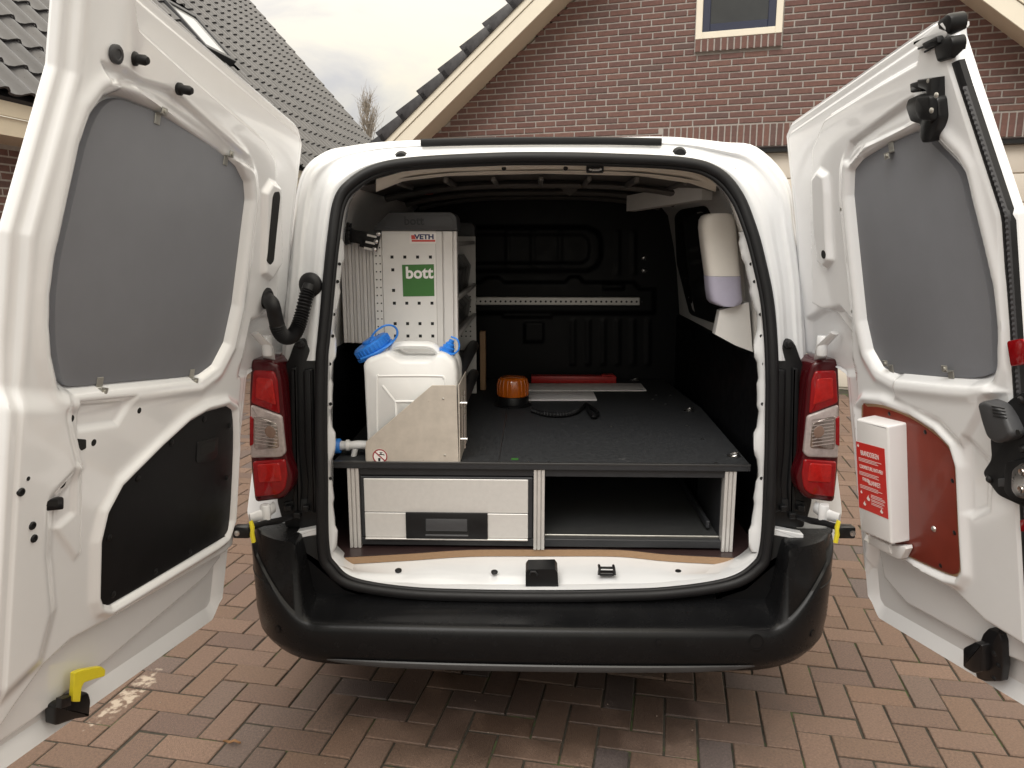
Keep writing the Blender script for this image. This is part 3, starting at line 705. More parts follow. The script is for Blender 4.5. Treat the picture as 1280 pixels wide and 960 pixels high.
# ---- lower rear pillars: black trim, taillights, hinges
def px_prism(pts, y, depth, name, m, parent, bev=.004, seg=2, rnd_=4, smooth=40):
    P = round_poly(pts, rnd_) if rnd_ else pts
    return MB().prism([onY(a, b, y) + np.array([0, depth, 0]) for a, b in P], (0, -depth, 0), bev, seg).build(name, m, parent, smooth)
def mir(pts, s): return pts if s < 0 else [(1361.5 - a + (0 if True else 0), b) for a, b in pts]
for s in (-1, 1):
    white_low = mir([(322, 446), (402, 445), (402, 680), (318, 680), (308, 640), (318, 560)], s)
    px_prism(white_low, .235, .05, 'pillar_panel', 'white_body', van, .006)
    trim = mir([(361, 447), (366, 432), (372, 424), (380, 424), (385, 434), (399, 444), (399, 672), (382, 672), (374, 655), (352, 650), (346, 628), (350, 470)], s)
    tr_ = px_prism(trim, .17, .06, 'pillar_trim', 'black_plastic', van, .006)
    for k, (x0, x1) in enumerate(((361, 371), (378, 391))):
        pts = mir([(x0, 462), (x1, 458 + 2 * k), (x1 + 2, 560), (x1 + 6, 610), (x1 + 4, 645 - k * 2), (x0 + 4, 640 - k * 2), (x0 + 6, 605), (x0 + 2, 560)], s)
        px_prism(pts, .160, .02, 'rib', 'black_plastic', tr_, .008, 3, 4)
    p = onY(*mir([(376, 430)], s)[0], .165); MB().lathe(p, (0, -1, 0), [(.012, 0), (.012, .012), (.008, .018), (.001, .019)], 16).build('rubber_stop', 'rubber', tr_)
    # housing under the lamp with cable and catch
    px_prism(mir([(352, 628), (398, 620), (398, 660), (356, 660)], s), .165, .05, 'latch_housing', 'black_plastic', van, .006)
    px_prism(mir([(357, 668), (398, 660), (398, 668.5), (357, 676)], s), .135, .03, 'bumper_bracket', 'white_body', van, .002, 1, 1)
    for k in range(3):
        q = onY(*mir([(362 + k * 11, 634 + (k % 2) * 9)], s)[0], .163); MB().box(q - np.array([.010, .02, .008]), q + np.array([.010, .0, .010]), .003).build('clip', 'black_plastic', van)
    # the dark tray behind the bumper corner
    px_prism(mir([(352, 672), (400, 668), (408, 712), (430, 735), (470, 748), (392, 752), (372, 700)], s), .135, .10, 'corner_tray', 'black_plastic', van, .006)
    # taillight
    lamp_out = mir([(313, 449), (336, 449), (347, 455), (352, 478), (356, 530), (358, 572), (366, 596), (364, 612), (354, 624), (318, 629), (313.5, 590), (311, 540), (311, 490)], s)
    def lampp(pts, y, d, name, m, par, bev, rr=4): return px_prism(mir(pts, s), y, d, name, m, par, bev, 3, rr)
    lamp = px_prism(lamp_out, .105, .11, 'taillight', 'lens_deep', van, .012, 4, 6)
    a_ = lampp([(316, 463), (342, 464), (346.5, 476), (349.5, 518), (313.5, 504)], .100, .012, 'brake_lens', 'lens_red', lamp, .005)
    lampp([(320, 472), (340, 474), (345, 507), (319, 498)], .0975, .006, 'reflector', 'lens_red_bright', a_, .003, 3)
    b_ = lampp([(312.5, 506), (352, 520), (356.5, 567), (351, 572), (313, 573)], .098, .014, 'indicator_lens', 'lens_clear', lamp, .006)
    lampp([(317, 519), (346, 529), (349, 560), (318, 562)], .0955, .004, 'reflector', 'lens_chrome', b_, .002, 4)
    for k in range(9):
        yy = 524 + k * 4.2; lampp([(319, yy - 4), (346.5, yy), (346.5, yy + .7), (319, yy - 3.3)], .0938, .002, 'flute', 'lens_clear', b_, .0, 0)
    lampp([(331, 536), (335, 532), (342, 534), (345, 541), (342, 548), (335, 547), (331, 542)], .0936, .003, 'bulb', 'amber_bulb', b_, .001, 3)
    lampp([(311.8, 520), (316.5, 523), (316.5, 556), (311.8, 558)], .0945, .012, 'side_reflector', 'lens_red', b_, .002, 2)
    c_ = lampp([(315, 577), (356, 574), (359, 594), (356, 612), (348, 619), (318, 622)], .100, .012, 'tail_lens', 'lens_red', lamp, .006)
    lampp([(321, 581), (349, 579), (352, 602), (323, 604)], .0975, .006, 'reflector', 'lens_red_bright', c_, .003, 3)
    # hinges and check strap
    for (q0, q1, q2) in (((336, 447), (334, 432), (318, 416)), ((342, 634), (332, 642), (312, 648))):
        hg = MB(); P_ = [onY(*mir([q0], s)[0], .13), onY(*mir([q1], s)[0], .09), onY(*mir([q2], s)[0], .055)]
        hg.tube(P_, [.016, .015, .012], 8, flat=(.55, 1.2))
        c = P_[1]; hg.lathe(c - np.array([0, 0, .028]), (0, 0, 1), [(.013, 0), (.015, .004), (.015, .052), (.013, .056)], 14); hg.build('hinge', 'white_body', van, 50)
    st = MB().tube([onY(*mir([q], s)[0], y) for q, y in (((365, 646), .15), ((348, 651), .11), ((330, 654), .07), ((312, 660), .03))], [.006, .008, .007, .008], 8, flat=(.6, 1.3)).build('check_strap', 'black_metal', van)
    q = onY(*mir([(305, 663)], s)[0], .03); MB().box(q - np.array([.026, .02, .018]), q + np.array([.022, .014, .016]), .006, 2).build('strap_block', 'black_metal', st)
    MB().lathe(q + np.array([-.012 * -s, -.018, 0]), (0, -1, 0), [(.008, 0), (.008, .006), (.001, .007)], 14).build('bolt', 'steel', st)
    q = onY(*mir([(317, 664)], s)[0], .008)
    yl = MB().prism([q + np.array([a * .009 * s, 0, b * .034]) for a, b in ((-.5, -.9), (.5, -.95), (.9, -.2), (.6, .2), (.9, .9), (.1, 1), (-.4, .4), (-.2, -.2))], (0, -.012, 0), .003).build('release_lever', 'yellow', st)

# ------------------------------------------------------------------ rear doors: pressed panels, relief from the traced outlines
DA, DRISE, DK, DXB, DYB = R(6), .11, .17, .90, .06
class Door:
    def __init__(d, s):
        d.s = s; d.e = np.array([s * math.sin(DA), -math.cos(DA), DRISE]); d.q = np.array([-s * DK, 0, 1.0]); d.o = np.array([s * (DXB + .55 * DK), DYB, 0])
        n = np.cross(d.e, d.q); n /= np.linalg.norm(n); d.n = n if n[0] * s < 0 else -n
    def uz(d, px, py, h=0):
        r = ray(px, py); t = ((d.o + d.n * h - CAM) @ d.n) / (r @ d.n); v = CAM + r * t - d.o - d.n * h
        M_ = np.array([d.e, d.q, d.n]).T; sol_ = np.linalg.solve(M_, v); return np.array([sol_[0], sol_[1]])
    def P(d, u, z, h=0): return d.o + d.e * u + d.q * z + d.n * h
    def poly(d, pts, h=0): return [d.uz(a, b, h) for a, b in pts]
    def prism(d, pts, h0, h1, name, m, parent, bev=.002, seg=2, rnd_=0, smooth=40, n=5):
        uzs = d.poly(pts, h0)
        if rnd_: uzs = round_poly(uzs, rnd_, n)
        return MB().prism([d.P(u, z, h0) for u, z in uzs], d.n * (h1 - h0), bev, seg).build(name, m, parent, smooth)
    def disc(d, px, py, r, h0, prof, name, m, parent, n=18):
        u, z = d.uz(px, py, h0); return MB().lathe(d.P(u, z, h0), d.n, [(a * r, b) for a, b in prof], n).build(name, m, parent, 40)
    def mesh(d, ua, ub, zb, zt, hf, nu, nz, thick, name, m, parent):
        sg, tg = np.meshgrid(np.linspace(0, 1, nu), np.linspace(0, 1, nz), indexing='ij')
        zz = lerp(zb(sg), zt(sg), tg); uu = ua(zz) + sg * (ub(zz) - ua(zz))
        for _ in range(2): zz = lerp(zb(sg), zt(sg), tg)
        hh = hf(uu, zz)
        ed_ = np.minimum.reduce([(uu - ua(zz)), (ub(zz) - uu), zz - zb(sg), zt(sg) - zz])
        hh = hh - .012 * (1 - sstep(ed_, 0, .010)) ** 2 - .005 * (1 - sstep(ed_, .024, .029))
        F_ = d.o + uu[..., None] * d.e + zz[..., None] * d.q + hh[..., None] * d.n
        B_ = d.o + uu[..., None] * d.e + zz[..., None] * d.q + (-(thick * sstep(ed_, -.01, .10)) - .03)[..., None] * d.n
        b = MB(); b.grid(F_); 
        st = max(1, nu // 40)
        # outer skin at lower resolution and a rim joining the two
        iu = np.unique(np.concatenate([np.arange(0, nu, 5), [nu - 1]])); iz = np.unique(np.concatenate([np.arange(0, nz, 5), [nz - 1]]))
        b.grid(B_[np.ix_(iu, iz)])
        loop = [(i, 0) for i in range(nu)] + [(nu - 1, j) for j in range(1, nz)] + [(i, nz - 1) for i in range(nu - 2, -1, -1)] + [(0, j) for j in range(nz - 2, 0, -1)]
        b.grid([[F_[i, j], B_[i, j]] for i, j in loop], True)
        return b.build(name, m, parent, 50, recalc=True)
def ridge(x, c, w): return np.exp(-((x - c) / w) ** 2)
CLIP = [(1.0, 0)]

# ============ left door
D = Door(-1); uz = D.uz
W_L = [(150, 124), (175, 132), (200, 143), (240, 168), (281, 195), (300, 213), (309, 231), (310.5, 250), (306, 285), (301, 325), (294, 381), (284, 427), (270, 454), (251, 468), (156, 477), (94, 483), (79, 477), (71, 440), (69, 405), (70, 369), (76, 322), (91, 255), (106, 187), (118, 152), (132, 131)]
B_L = [(123.5, 744), (125, 675), (133, 641), (150, 609), (200, 559), (234, 528), (256, 515), (281, 508), (290, 514), (291.5, 562), (287, 650), (281, 669), (269, 678), (137, 756), (127, 754)]
I_L = [(150, -140), (166, 15), (170, 33), (187, 47), (250, 104), (331, 174), (346, 200), (350, 300), (348, 380), (330, 392), (316, 410), (305, 445), (299, 520), (295, 660), (288, 700), (270, 725), (150, 830), (60, 905), (-60, 990), (-150, 500), (-80, 0)]
wl_, bl_, il_ = D.poly(W_L), D.poly(B_L), D.poly(I_L)
TR = D.poly([(124, 78), (150, 86), (178, 100), (215, 112), (312, 198), (316, 212), (296, 200), (196, 128), (172, 112), (132, 102)])
EMB = D.poly([(97, 500), (170, 494), (148, 532), (97, 540)])
COLM = D.poly([(84, 492), (96, 548), (104, 585), (66, 628), (64, 690), (70, 760), (52, 830), (-120, 1000), (-200, 470)])
SLOT = D.poly([(336, 226), (348, 232), (349, 330), (336, 350), (326, 342), (327, 240)])
LEDGE = D.poly([(300, 672), (282, 690), (200, 738), (88, 800), (56, 830), (20, 880), (-140, 1120), (60, 1200), (420, 760)])
RECT = D.poly([(64, 660), (88, 640), (90, 575), (100, 580), (100, 690), (92, 700)])
HNG = D.poly([(315, 400), (345, 395), (365, 400), (362, 470), (300, 470)])
def hl(U, Z):
    dw = sdf(wl_, U, Z); h = -.030 * (1 - sstep(dw, -.002, .020)) + .006 * ridge(dw, .034, .014)
    db = sdf(bl_, U, Z); h += .013 * ridge(db, .014, .012) - .004 * (1 - sstep(db, -.004, .002))
    h += -.020 * sstep(sdf(il_, U, Z), -.006, .008)
    h += -.013 * (1 - sstep(sdf(TR, U, Z), -.010, .005))
    h += -.010 * (1 - sstep(sdf(EMB, U, Z), -.012, .004))
    h += .014 * (1 - sstep(sdf(COLM, U, Z), -.040, .008))
    h += .014 * (1 - sstep(sdf(SLOT, U, Z), -.010, .006))
    h += -.030 * (1 - sstep(sdf(LEDGE, U, Z), -.020, .004))
    h += .006 * (1 - sstep(sdf(RECT, U, Z), -.010, .004))
    h += -.016 * (1 - sstep(sdf(HNG, U, Z), -.014, .010))
    # rolled post between glass and free edge
    zf = sstep(Z, 1.12, 1.30) * sstep(dw, .004, .045)
    h += zf * .014 * ridge(U, ubL(Z) - .13, .050) + zf * -.010 * sstep(U - ubL(Z), -.06, -.015) + zf * .006 * ridge(U, ubL(Z) - .035, .012)
    # shelf falling from the glass to the lower panel
    h += .012 * sstep(Z, 1.02, 1.10) * (1 - sstep(dw, .02, .05)) * 0
    return h
ztop_px = [(370, 169), (337, 131), (175, 0)]; tops = [uz(*p, -.032) for p in ztop_px]
bots = [uz(*p, -.045) for p in ((283, 757), (156, 847), (0, 957))]
print('left door', [t.round(3).tolist() for t in tops], [b.round(3).tolist() for b in bots], uz(0, 281).round(3), uz(58, 75).round(3), uz(291, 600).round(3), uz(360, 440).round(3))
UBL = .93
z_hi = float(np.polyfit([t[0] for t in tops], [t[1] for t in tops], 1)[1]); k_hi = float(np.polyfit([t[0] for t in tops], [t[1] for t in tops], 1)[0])
kb, z_lo = [float(v) for v in np.polyfit([b[0] for b in bots], [b[1] for b in bots], 1)]
u_low = float(uz(290, 640, -.03)[0]); u_up = float(uz(371, 230, -.03)[0]); u_mid = float(uz(357, 430, -.03)[0])
z_cut = float(uz(305, 452)[1])
def uaL(z): return lerp(u_low, lerp(u_mid, u_up, sstep(z, z_cut, z_cut + .4)), sstep(z, z_cut - .055, z_cut + .02))
fl_ = [uz(*p, -.03) for p in ((-2, 288), (30, 175), (57, 80), (58, 66), (63, 0))]
def ubL(z): return np.interp(z, [.4, 1.1] + [f[1] for f in fl_], [fl_[0][0] + .02, fl_[0][0] + .012] + [f[0] for f in fl_])
print('u', u_low, u_up, u_mid, z_cut, 'top', z_hi, k_hi, 'bot', z_lo, kb)
us_ = lambda s: u_low * (1 - s) + UBL * s
doorL = D.mesh(uaL, ubL, lambda s: z_lo + kb * us_(s) + .05 * (1 - sstep(s, 0, .06)) , lambda s: z_hi + k_hi * us_(s) - .03 * (1 - sstep(s, 0, .05)), hl, 260, 400, .05, 'rear_door', 'white_paint', van)
doorL['label'] = 'wide white rear door with grey window cover and black lower panel'
# window cover and lower panel
def cover(D, pts, h0, h1, name, m, par, bev=.002, inset=0): return MB().prism([D.P(u, z, h0) for u, z in D.poly(pts, h1)], D.n * (h1 - h0), bev, 2).build(name, m, par, 40)
sm_ = lambda pts, n=3: [tuple(p) for p in catmull([(*p, 0) for p in pts], n, True)]
sm2 = lambda pts, n=3: [(p[0], p[1]) for p in catmull([(a, b, 0) for a, b in pts], n, True)]
cover(D, sm2(W_L), -.034, -.015, 'window_cover', 'grey_lining', doorL, .002)
pl = cover(D, sm2(B_L), -.004, .004, 'lower_panel', 'black_board', doorL, .0015)
D.prism([(246, 552), (272, 545), (271, 570), (263, 577), (244, 578)], .004, .007, 'grab_rim', 'black_plastic', pl, .0015, 2, .01)
D.prism([(251, 556), (269, 551), (268, 563), (251, 570)], .007, .0074, 'grab_recess', 'hole', pl, 0, 1, .006)
for px, py in ((136, 672), (172, 598), (214, 553), (255, 524), (287, 532), (284, 597), (237, 690), (194, 714), (141, 743)):
    D.disc(px, py, .0075, .004, [(1, 0), (1, .002), (.6, .004), (.02, .0043)], 'panel_stud', 'black_plastic', pl)
def clip(D, px, py, par, ang=0):
    u, z = D.uz(px, py, -.012); c = D.P(u, z, 0); b = MB()
    a1 = D.e * math.cos(ang) + D.q * math.sin(ang); a1 /= np.linalg.norm(a1); a2 = np.cross(D.n, a1)
    def bx(x0, x1, y0, y1, h0, h1): b.prism([c + a1 * x + a2 * y + D.n * h0 for x, y in ((x0, y0), (x1, y0), (x1, y1), (x0, y1))], D.n * (h1 - h0), .0006, 1)
    bx(-.009, .009, -.010, .010, -.0148, -.0128); bx(-.009, .009, -.012, -.010, -.0148, .000); bx(-.009, .009, -.024, -.010, -.002, .000)
    b.lathe(c - a2 * .017 - D.n * .0, D.n, [(.0045, 0), (.0045, .002), (.001, .0028)], 10)
    b.build('clip', 'zinc', par, 30)
for px, py, a in ((198, 149, 0), (283, 201, 0), (307, 273, 1.57), (292, 395, 1.57), (241, 467, 3.14), (126, 478, 3.14)): clip(D, px, py, doorL, a)
PLUG = [(1, -.004), (1, .002), (.85, .0035), (.55, .0035), (.5, .002), (.02, .002)]
def hole(px, py, r, h=0): D.disc(px, py, r, h - .002, [(1, 0), (1, .0022), (.98, .0026), (.02, .0026)], 'hole', 'hole', doorL)
def hAt(px, py, hf, D):
    u, z = D.uz(px, py); return float(hf(np.array([[u]]), np.array([[z]]))[0, 0])
for px, py, r in ((311, 255, .006), (298, 351, .007), (88, 523, .007), (173, 513, .0065), (116, 553, .007), (76, 603, .011), (34, 598, .004)):
    D.disc(px, py, r, hAt(px, py, hl, D) - .002, [(1, 0), (1, .0026), (.02, .0028)], 'hole', 'hole', doorL)
D.disc(146, 68, .0165, hAt(146, 68, hl, D), PLUG, 'grommet', 'anthracite', doorL)
for px, py in ((26, 615), (40, 657), (42, 673)): D.disc(px, py, .0075, hAt(px, py, hl, D), PLUG, 'grommet', 'rubber', doorL)
for px, py in ((166, 73), (223, 111)):
    D.disc(px, py, .0125, hAt(px, py, hl, D), [(1, 0), (1, .006), (.7, .010), (.75, .024), (.5, .030), (.02, .031)], 'rubber_buffer', 'rubber', doorL)
h_ = hAt(100, 554, hl, D); D.prism([(94, 548), (106, 549), (106, 560), (100, 563), (96, 558)], h_ - .002, h_ + .001, 'hole', 'hole', doorL, 0, 1, .003)
h_ = hAt(55, 630, hl, D); lt = D.prism([(35, 625), (52, 625), (76, 620), (76, 636), (55, 638), (37, 635)], h_ - .004, h_ + .003, 'latch_slot', 'black_metal', doorL, .002, 2, .006)
D.prism([(40, 628), (72, 625), (72, 633), (42, 633)], h_ + .003, h_ + .0034, 'latch_opening', 'hole', lt, 0, 1, .003)
h_ = hAt(338, 290, hl, D); D.prism([(341, 240), (347, 239), (348, 246), (340, 326), (336, 331), (332, 327), (334, 300), (339, 246)], h_ - .004, h_ + .002, 'wiper_slot', 'hole', doorL, .001, 1, .006)
# upper-left lip at the free edge and lower striker with yellow lever
h_ = hAt(88, 880, hl, D)
sk_ = D.prism([(56, 880), (62, 875), (98, 862), (101, 872), (99, 893), (80, 896), (57, 904)], h_ - .004, h_ + .022, 'lower_catch', 'black_metal', doorL, .006, 2, .006)
D.prism([(70, 872), (82, 868), (82, 880), (70, 884)], h_ + .02, h_ + .034, 'catch_arm', 'black_metal', sk_, .003)
lv = D.prism([(86, 876), (88, 840), (98, 836), (122, 832), (127, 836), (126, 844), (112, 848), (100, 852), (97, 858), (95, 876)], h_ + .022, h_ + .032, 'release_lever', 'yellow', sk_, .0012, 1, .003)

# ============ right door
D2 = Door(1)
W_R = [(1064, 216), (1074, 203), (1099, 187), (1144, 166), (1156, 170), (1171, 186), (1192, 208), (1201, 224), (1209, 258), (1222, 310), (1234, 362), (1239, 410), (1238.5, 455), (1235, 468), (1214, 472.5), (1186, 471.5), (1117, 466), (1099, 457), (1087, 436), (1079, 400), (1068, 295), (1063, 245)]
B_R = [(1077, 511), (1083, 505), (1105, 507), (1139, 520), (1171, 541), (1189, 560), (1196, 583), (1200, 667), (1202.5, 711), (1197, 720), (1183, 717), (1136, 696), (1083, 667), (1078, 640)]
I_R = [(1148, 55), (1145, 78), (1100, 104), (1030, 148), (1014, 185), (1012, 260), (1014, 380), (1040, 395), (1058, 420), (1070, 480), (1076, 600), (1084, 680), (1092, 725), (1120, 758), (1220, 815), (1300, 850), (1400, 700), (1300, 200), (1190, 40)]
wr_, br_, ir_ = D2.poly(W_R), D2.poly(B_R), D2.poly(I_R)
TR2 = D2.poly([(1056, 200), (1062, 178), (1130, 128), (1142, 122), (1146, 150), (1130, 160), (1080, 184), (1060, 208)])
SL2 = D2.poly([(1018, 222), (1026, 211), (1036, 218), (1038, 240), (1040, 300), (1042, 325), (1034, 335), (1026, 328), (1020, 290)])
LG2 = D2.poly([(1078, 672), (1136, 700), (1190, 735), (1230, 775), (1270, 800), (1400, 880), (1300, 1000), (1060, 780)])
HN2 = D2.poly([(1020, 388), (1050, 384), (1064, 400), (1064, 470), (1000, 470), (1000, 400)])
KN2 = D2.poly([(1206, 540), (1240, 575), (1238, 640), (1216, 650), (1206, 640)])
KN3 = D2.poly([(1118, 460), (1235, 476), (1262, 490), (1240, 500), (1215, 545), (1205, 560), (1178, 530), (1120, 500)])
def hr(U, Z):
    dw = sdf(wr_, U, Z); h = -.030 * (1 - sstep(dw, -.002, .020)) + .005 * ridge(dw, .032, .013)
    db = sdf(br_, U, Z); h += .012 * ridge(db, .015, .012) - .004 * (1 - sstep(db, -.004, .002))
    h += -.020 * sstep(sdf(ir_, U, Z), -.006, .008)
    h += -.010 * (1 - sstep(sdf(TR2, U, Z), -.009, .004))
    h += .014 * (1 - sstep(sdf(SL2, U, Z), -.010, .006))
    h += -.028 * (1 - sstep(sdf(LG2, U, Z), -.020, .004))
    h += -.016 * (1 - sstep(sdf(HN2, U, Z), -.014, .008))
    h += -.008 * (1 - sstep(sdf(KN2, U, Z), -.02, .004)) + .010 * (1 - sstep(sdf(KN3, U, Z), -.018, .004))
    return h
t2 = [D2.uz(*p, -.032) for p in ((994, 159), (1015, 137), (1155, 43))]; b2 = [D2.uz(*p, -.045) for p in ((1095, 766), (1192, 822), (1280, 876))]
fe = [D2.uz(*p, -.03) for p in ((1208, 44), (1224, 94), (1255, 187), (1281, 265))]
print('right door', [t.round(3).tolist() for t in t2], [b.round(3).tolist() for b in b2], [f.round(3).tolist() for f in fe])
kt2, zt2 = np.polyfit([t[0] for t in t2], [t[1] for t in t2], 1); kb2, zb2 = np.polyfit([b[0] for b in b2], [b[1] for b in b2], 1)
u2_low, u2_up, u2_mid, z2_cut = float(D2.uz(1071, 600, -.03)[0]), float(D2.uz(988, 215, -.03)[0]), float(D2.uz(1000, 430, -.03)[0]), float(D2.uz(1062, 450)[1])
def uaR(z): return lerp(u2_low, lerp(u2_mid, u2_up, sstep(z, z2_cut, z2_cut + .4)), sstep(z, z2_cut - .055, z2_cut + .02))
fz = np.array([f[1] for f in fe])[::-1]; fu = np.array([f[0] for f in fe])[::-1]
def ubR(z): return np.interp(z, np.concatenate([[.4, 1.2], fz]), np.concatenate([[fu[0] + .01, fu[0] + .006], fu]))
us2 = lambda s: u2_low * (1 - s) + fu[0] * s
doorR = D2.mesh(uaR, ubR, lambda s: zb2 + kb2 * us2(s) + .05 * (1 - sstep(s, 0, .08)), lambda s: zt2 + kt2 * us2(s) - .02 * (1 - sstep(s, 0, .06)) - .035 * sstep(s, .88, 1), hr, 190, 400, .05, 'rear_door', 'white_paint', van)
doorR['label'] = 'narrow white rear door with grey window cover and red lower board'
cover(D2, sm2(W_R), -.034, -.015, 'window_cover', 'grey_lining', doorR, .002)
rb_ = cover(D2, sm2(B_R), -.008, .0045, 'lower_board', 'ply_edge', doorR, .0)
RBI = [((a - 1140) * .962 + 1138.8, (b - 612) * .972 + 612.6) for a, b in B_R]
cover(D2, sm2(RBI), .0045, .0060, 'board_face', 'red_board', rb_, .0012)
for px, py in ((1112, 517), (1157, 540), (1191, 601), (1193.5, 666), (1176, 707)): D2.disc(px, py, .0055, .005, [(1, 0), (1, .001), (.6, .0026), (.02, .0028)], 'board_screw', 'black_metal', rb_)
D2.disc(1168, 661, .0075, .005, [(1, 0), (.95, .002), (.6, .005), (.02, .006)], 'dome_bolt', 'steel', rb_)
for px, py, a in ((1113, 184, 0), (1062, 260, -1.57), (1076, 389, -1.57), (1113, 462, 3.14), (1188, 470, 3.14)): clip(D2, px, py, doorR, a)
h_ = hAt(1030, 318, hr, D2); D2.disc(1030, 318, .011, h_ - .001, [(1, 0), (1, .0022), (.02, .0024)], 'hole', 'hole', doorR)
# black seal with ribbed line along the free edge
def edge_strip(off, w, h0, h1, name, m, par, z0, z1, n=60, rib=0):
    zs = np.linspace(z0, z1, n); b = MB(); rows_ = []
    for i, z in enumerate(zs):
        u = float(ubR(np.array(z))) - off; a = rib * (i % 2)
        rows_.append([D2.P(u - w / 2, z, h0), D2.P(u - w * .4, z, h1 - a), D2.P(u, z, h1 + .003 - a), D2.P(u + w * .4, z, h1 - a), D2.P(u + w / 2, z, h0)])
    return b.grid(rows_).build(name, m, par, 60 if not rib else 20)
zc1 = float(D2.uz(1202, 72)[1])
ss_ = edge_strip(.013, .026, -.026, -.004, 'edge_seal', 'rubber', doorR, .62, zc1)
edge_strip(.006, .007, -.006, .0005, 'seal_rib', 'rubber_rib', ss_, .62, zc1 - .05, 240, .0016)
# top cap (roof spoiler end) and its prongs
h_ = -.02
tcp = D2.prism([(1152, 52), (1172, 38), (1193, 20), (1200, 32), (1196, 45), (1180, 54), (1165, 64)], h_, h_ + .022, 'top_cap', 'white_body', doorR, .006, 2, .008)
D2.prism([(1189, 24), (1203, 13), (1209, 16), (1210, 28), (1206, 40), (1192, 44)], h_ - .01, h_ + .022, 'cap_end', 'black_plastic', tcp, .008, 2, .010)
D2.prism([(1184, 48), (1206, 42), (1209, 50), (1205, 70), (1188, 76), (1184, 62)], h_, h_ + .028, 'cap_block', 'black_plastic', tcp, .006, 2, .006)
D2.prism([(1166, 52), (1186, 42), (1188, 52), (1170, 60)], h_ + .01, h_ + .034, 'cap_arm', 'black_plastic', tcp, .004, 2, .004)
for (a, b) in (((1148, 61), (1168, 52)), ((1156, 65), (1170, 57))):
    MB().tube([D2.P(*D2.uz(*a, h_ + .024), h_ + .024), D2.P(*D2.uz(*b, h_ + .024), h_ + .024)], .0022, 6).build('prong', 'black_plastic', tcp)
# upper lock
h_ = hAt(1160, 140, hr, D2) - .002
lk = D2.prism([(1146, 122), (1160, 116), (1178, 114), (1184, 122), (1186, 145), (1182, 160), (1174, 176), (1164, 177), (1160, 168), (1162, 154), (1149, 150), (1143, 132)], h_, h_ + .020, 'upper_lock', 'black_metal', doorR, .004, 2, .006)
D2.prism([(1153, 119), (1171, 118), (1172, 150), (1156, 149), (1150, 135)], h_ + .02, h_ + .034, 'lock_case', 'black_plastic', lk, .005, 2, .008)
D2.prism([(1152, 102), (1165, 98), (1168, 112), (1153, 114)], h_ - .0, h_ + .026, 'lock_jaw', 'black_metal', lk, .004, 2, .004)
D2.prism([(1163, 97), (1181, 95), (1182, 145), (1178, 152), (1174, 110), (1164, 106)], h_, h_ + .028, 'lock_plate', 'black_metal', lk, .003)
for px, py in ((1171, 119), (1165, 138)): D2.disc(px, py, .0052, h_ + .034, [(1, 0), (1, .002), (.5, .004), (.02, .0042)], 'bolt', 'zinc', lk)
D2.disc(1161, 101, .004, h_ + .026, [(1, 0), (1, .002), (.02, .003)], 'bolt', 'zinc', lk)
# lower lock
h_ = hAt(1240, 815, hr, D2) - .002
lk = D2.prism([(1234, 800), (1238, 790), (1245, 783), (1258, 788), (1262, 800), (1263, 830), (1260, 850), (1240, 850), (1230, 846), (1228, 838)], h_, h_ + .018, 'lower_lock', 'black_metal', doorR, .004, 2, .005)
D2.prism([(1222, 806), (1238, 798), (1247, 802), (1247, 836), (1236, 838), (1222, 830)], h_, h_ + .036, 'lock_case', 'black_metal', lk, .005, 2, .006)
for px, py in ((1243, 817), (1248, 832), (1243, 848)): D2.disc(px, py, .0055, h_ + (.036 if px < 1246 else .018), [(1, 0), (1, .002), (.5, .004), (.02, .0042)], 'bolt', 'black_plastic', lk)
D2.disc(1252, 790, .006, h_ + .018, [(1, 0), (1, .002), (.5, .004), (.02, .0042)], 'bolt', 'black_plastic', lk)
# reflector and inside handle with lamp
h_ = hAt(1262, 440, hr, D2)
rf_ = D2.prism([(1261, 426), (1278, 423), (1284, 426), (1285, 455), (1266, 458)], h_, h_ + .005, 'reflector', 'lens_red', doorR, .002, 2, .006)
D2.prism([(1277, 650), (1284, 648), (1285, 664), (1278, 664)], h_, h_ + .004, 'reflector', 'lens_red', doorR, .001)
h_ = hAt(1245, 560, hr, D2)
hp = D2.prism([(1244, 545), (1266, 500), (1285, 488), (1312, 488), (1316, 640), (1285, 632), (1254, 618), (1234, 590), (1246, 572)], h_, h_ + .012, 'inside_handle', 'black_plastic', doorR, .004, 2, .012)
D2.prism([(1237, 501), (1246, 498), (1262, 504), (1272, 518), (1282, 540), (1276, 548), (1262, 552), (1250, 545), (1243, 525)], h_ + .012, h_ + .040, 'lever', 'anthracite', hp, .008, 3, .012)
for k in range(4): D2.prism([(1240 + k * .7, 507 + k * 4), (1256 + k, 510 + k * 4), (1256 + k, 511.6 + k * 4), (1240 + k * .7, 508.6 + k * 4)], h_ + .04, h_ + .0415, 'grip_rib', 'black_plastic', hp, .0005, 1)
D2.disc(1273, 541, .006, h_ + .040, [(1, 0), (1, .001), (.02, .0015)], 'pivot', 'hole', hp)
for px, py in ((1277, 500), (1279, 561), (1237, 599)): D2.disc(px, py, .008, h_ + .012, [(1, 0), (1, .002), (.6, .005), (.02, .005)], 'screw', 'black_metal', hp)
lb = D2.prism([(1262, 576), (1290, 572), (1312, 576), (1312, 632), (1270, 624), (1260, 612)], h_ + .012, h_ + .022, 'lamp_bezel', 'black_plastic', hp, .003, 2, .010)
D2.prism([(1269, 586), (1280, 578), (1306, 580), (1306, 624), (1276, 622), (1268, 612)], h_ + .022, h_ + .030, 'lamp_lens', 'steel', hp, .004, 2, .010)
for px, py in ((1277, 590), (1276, 612)): D2.disc(px, py, .007, h_ + .030, [(1, 0), (.9, .002), (.7, .001), (.02, .0)], 'lamp_cup', 'lens_chrome', hp)
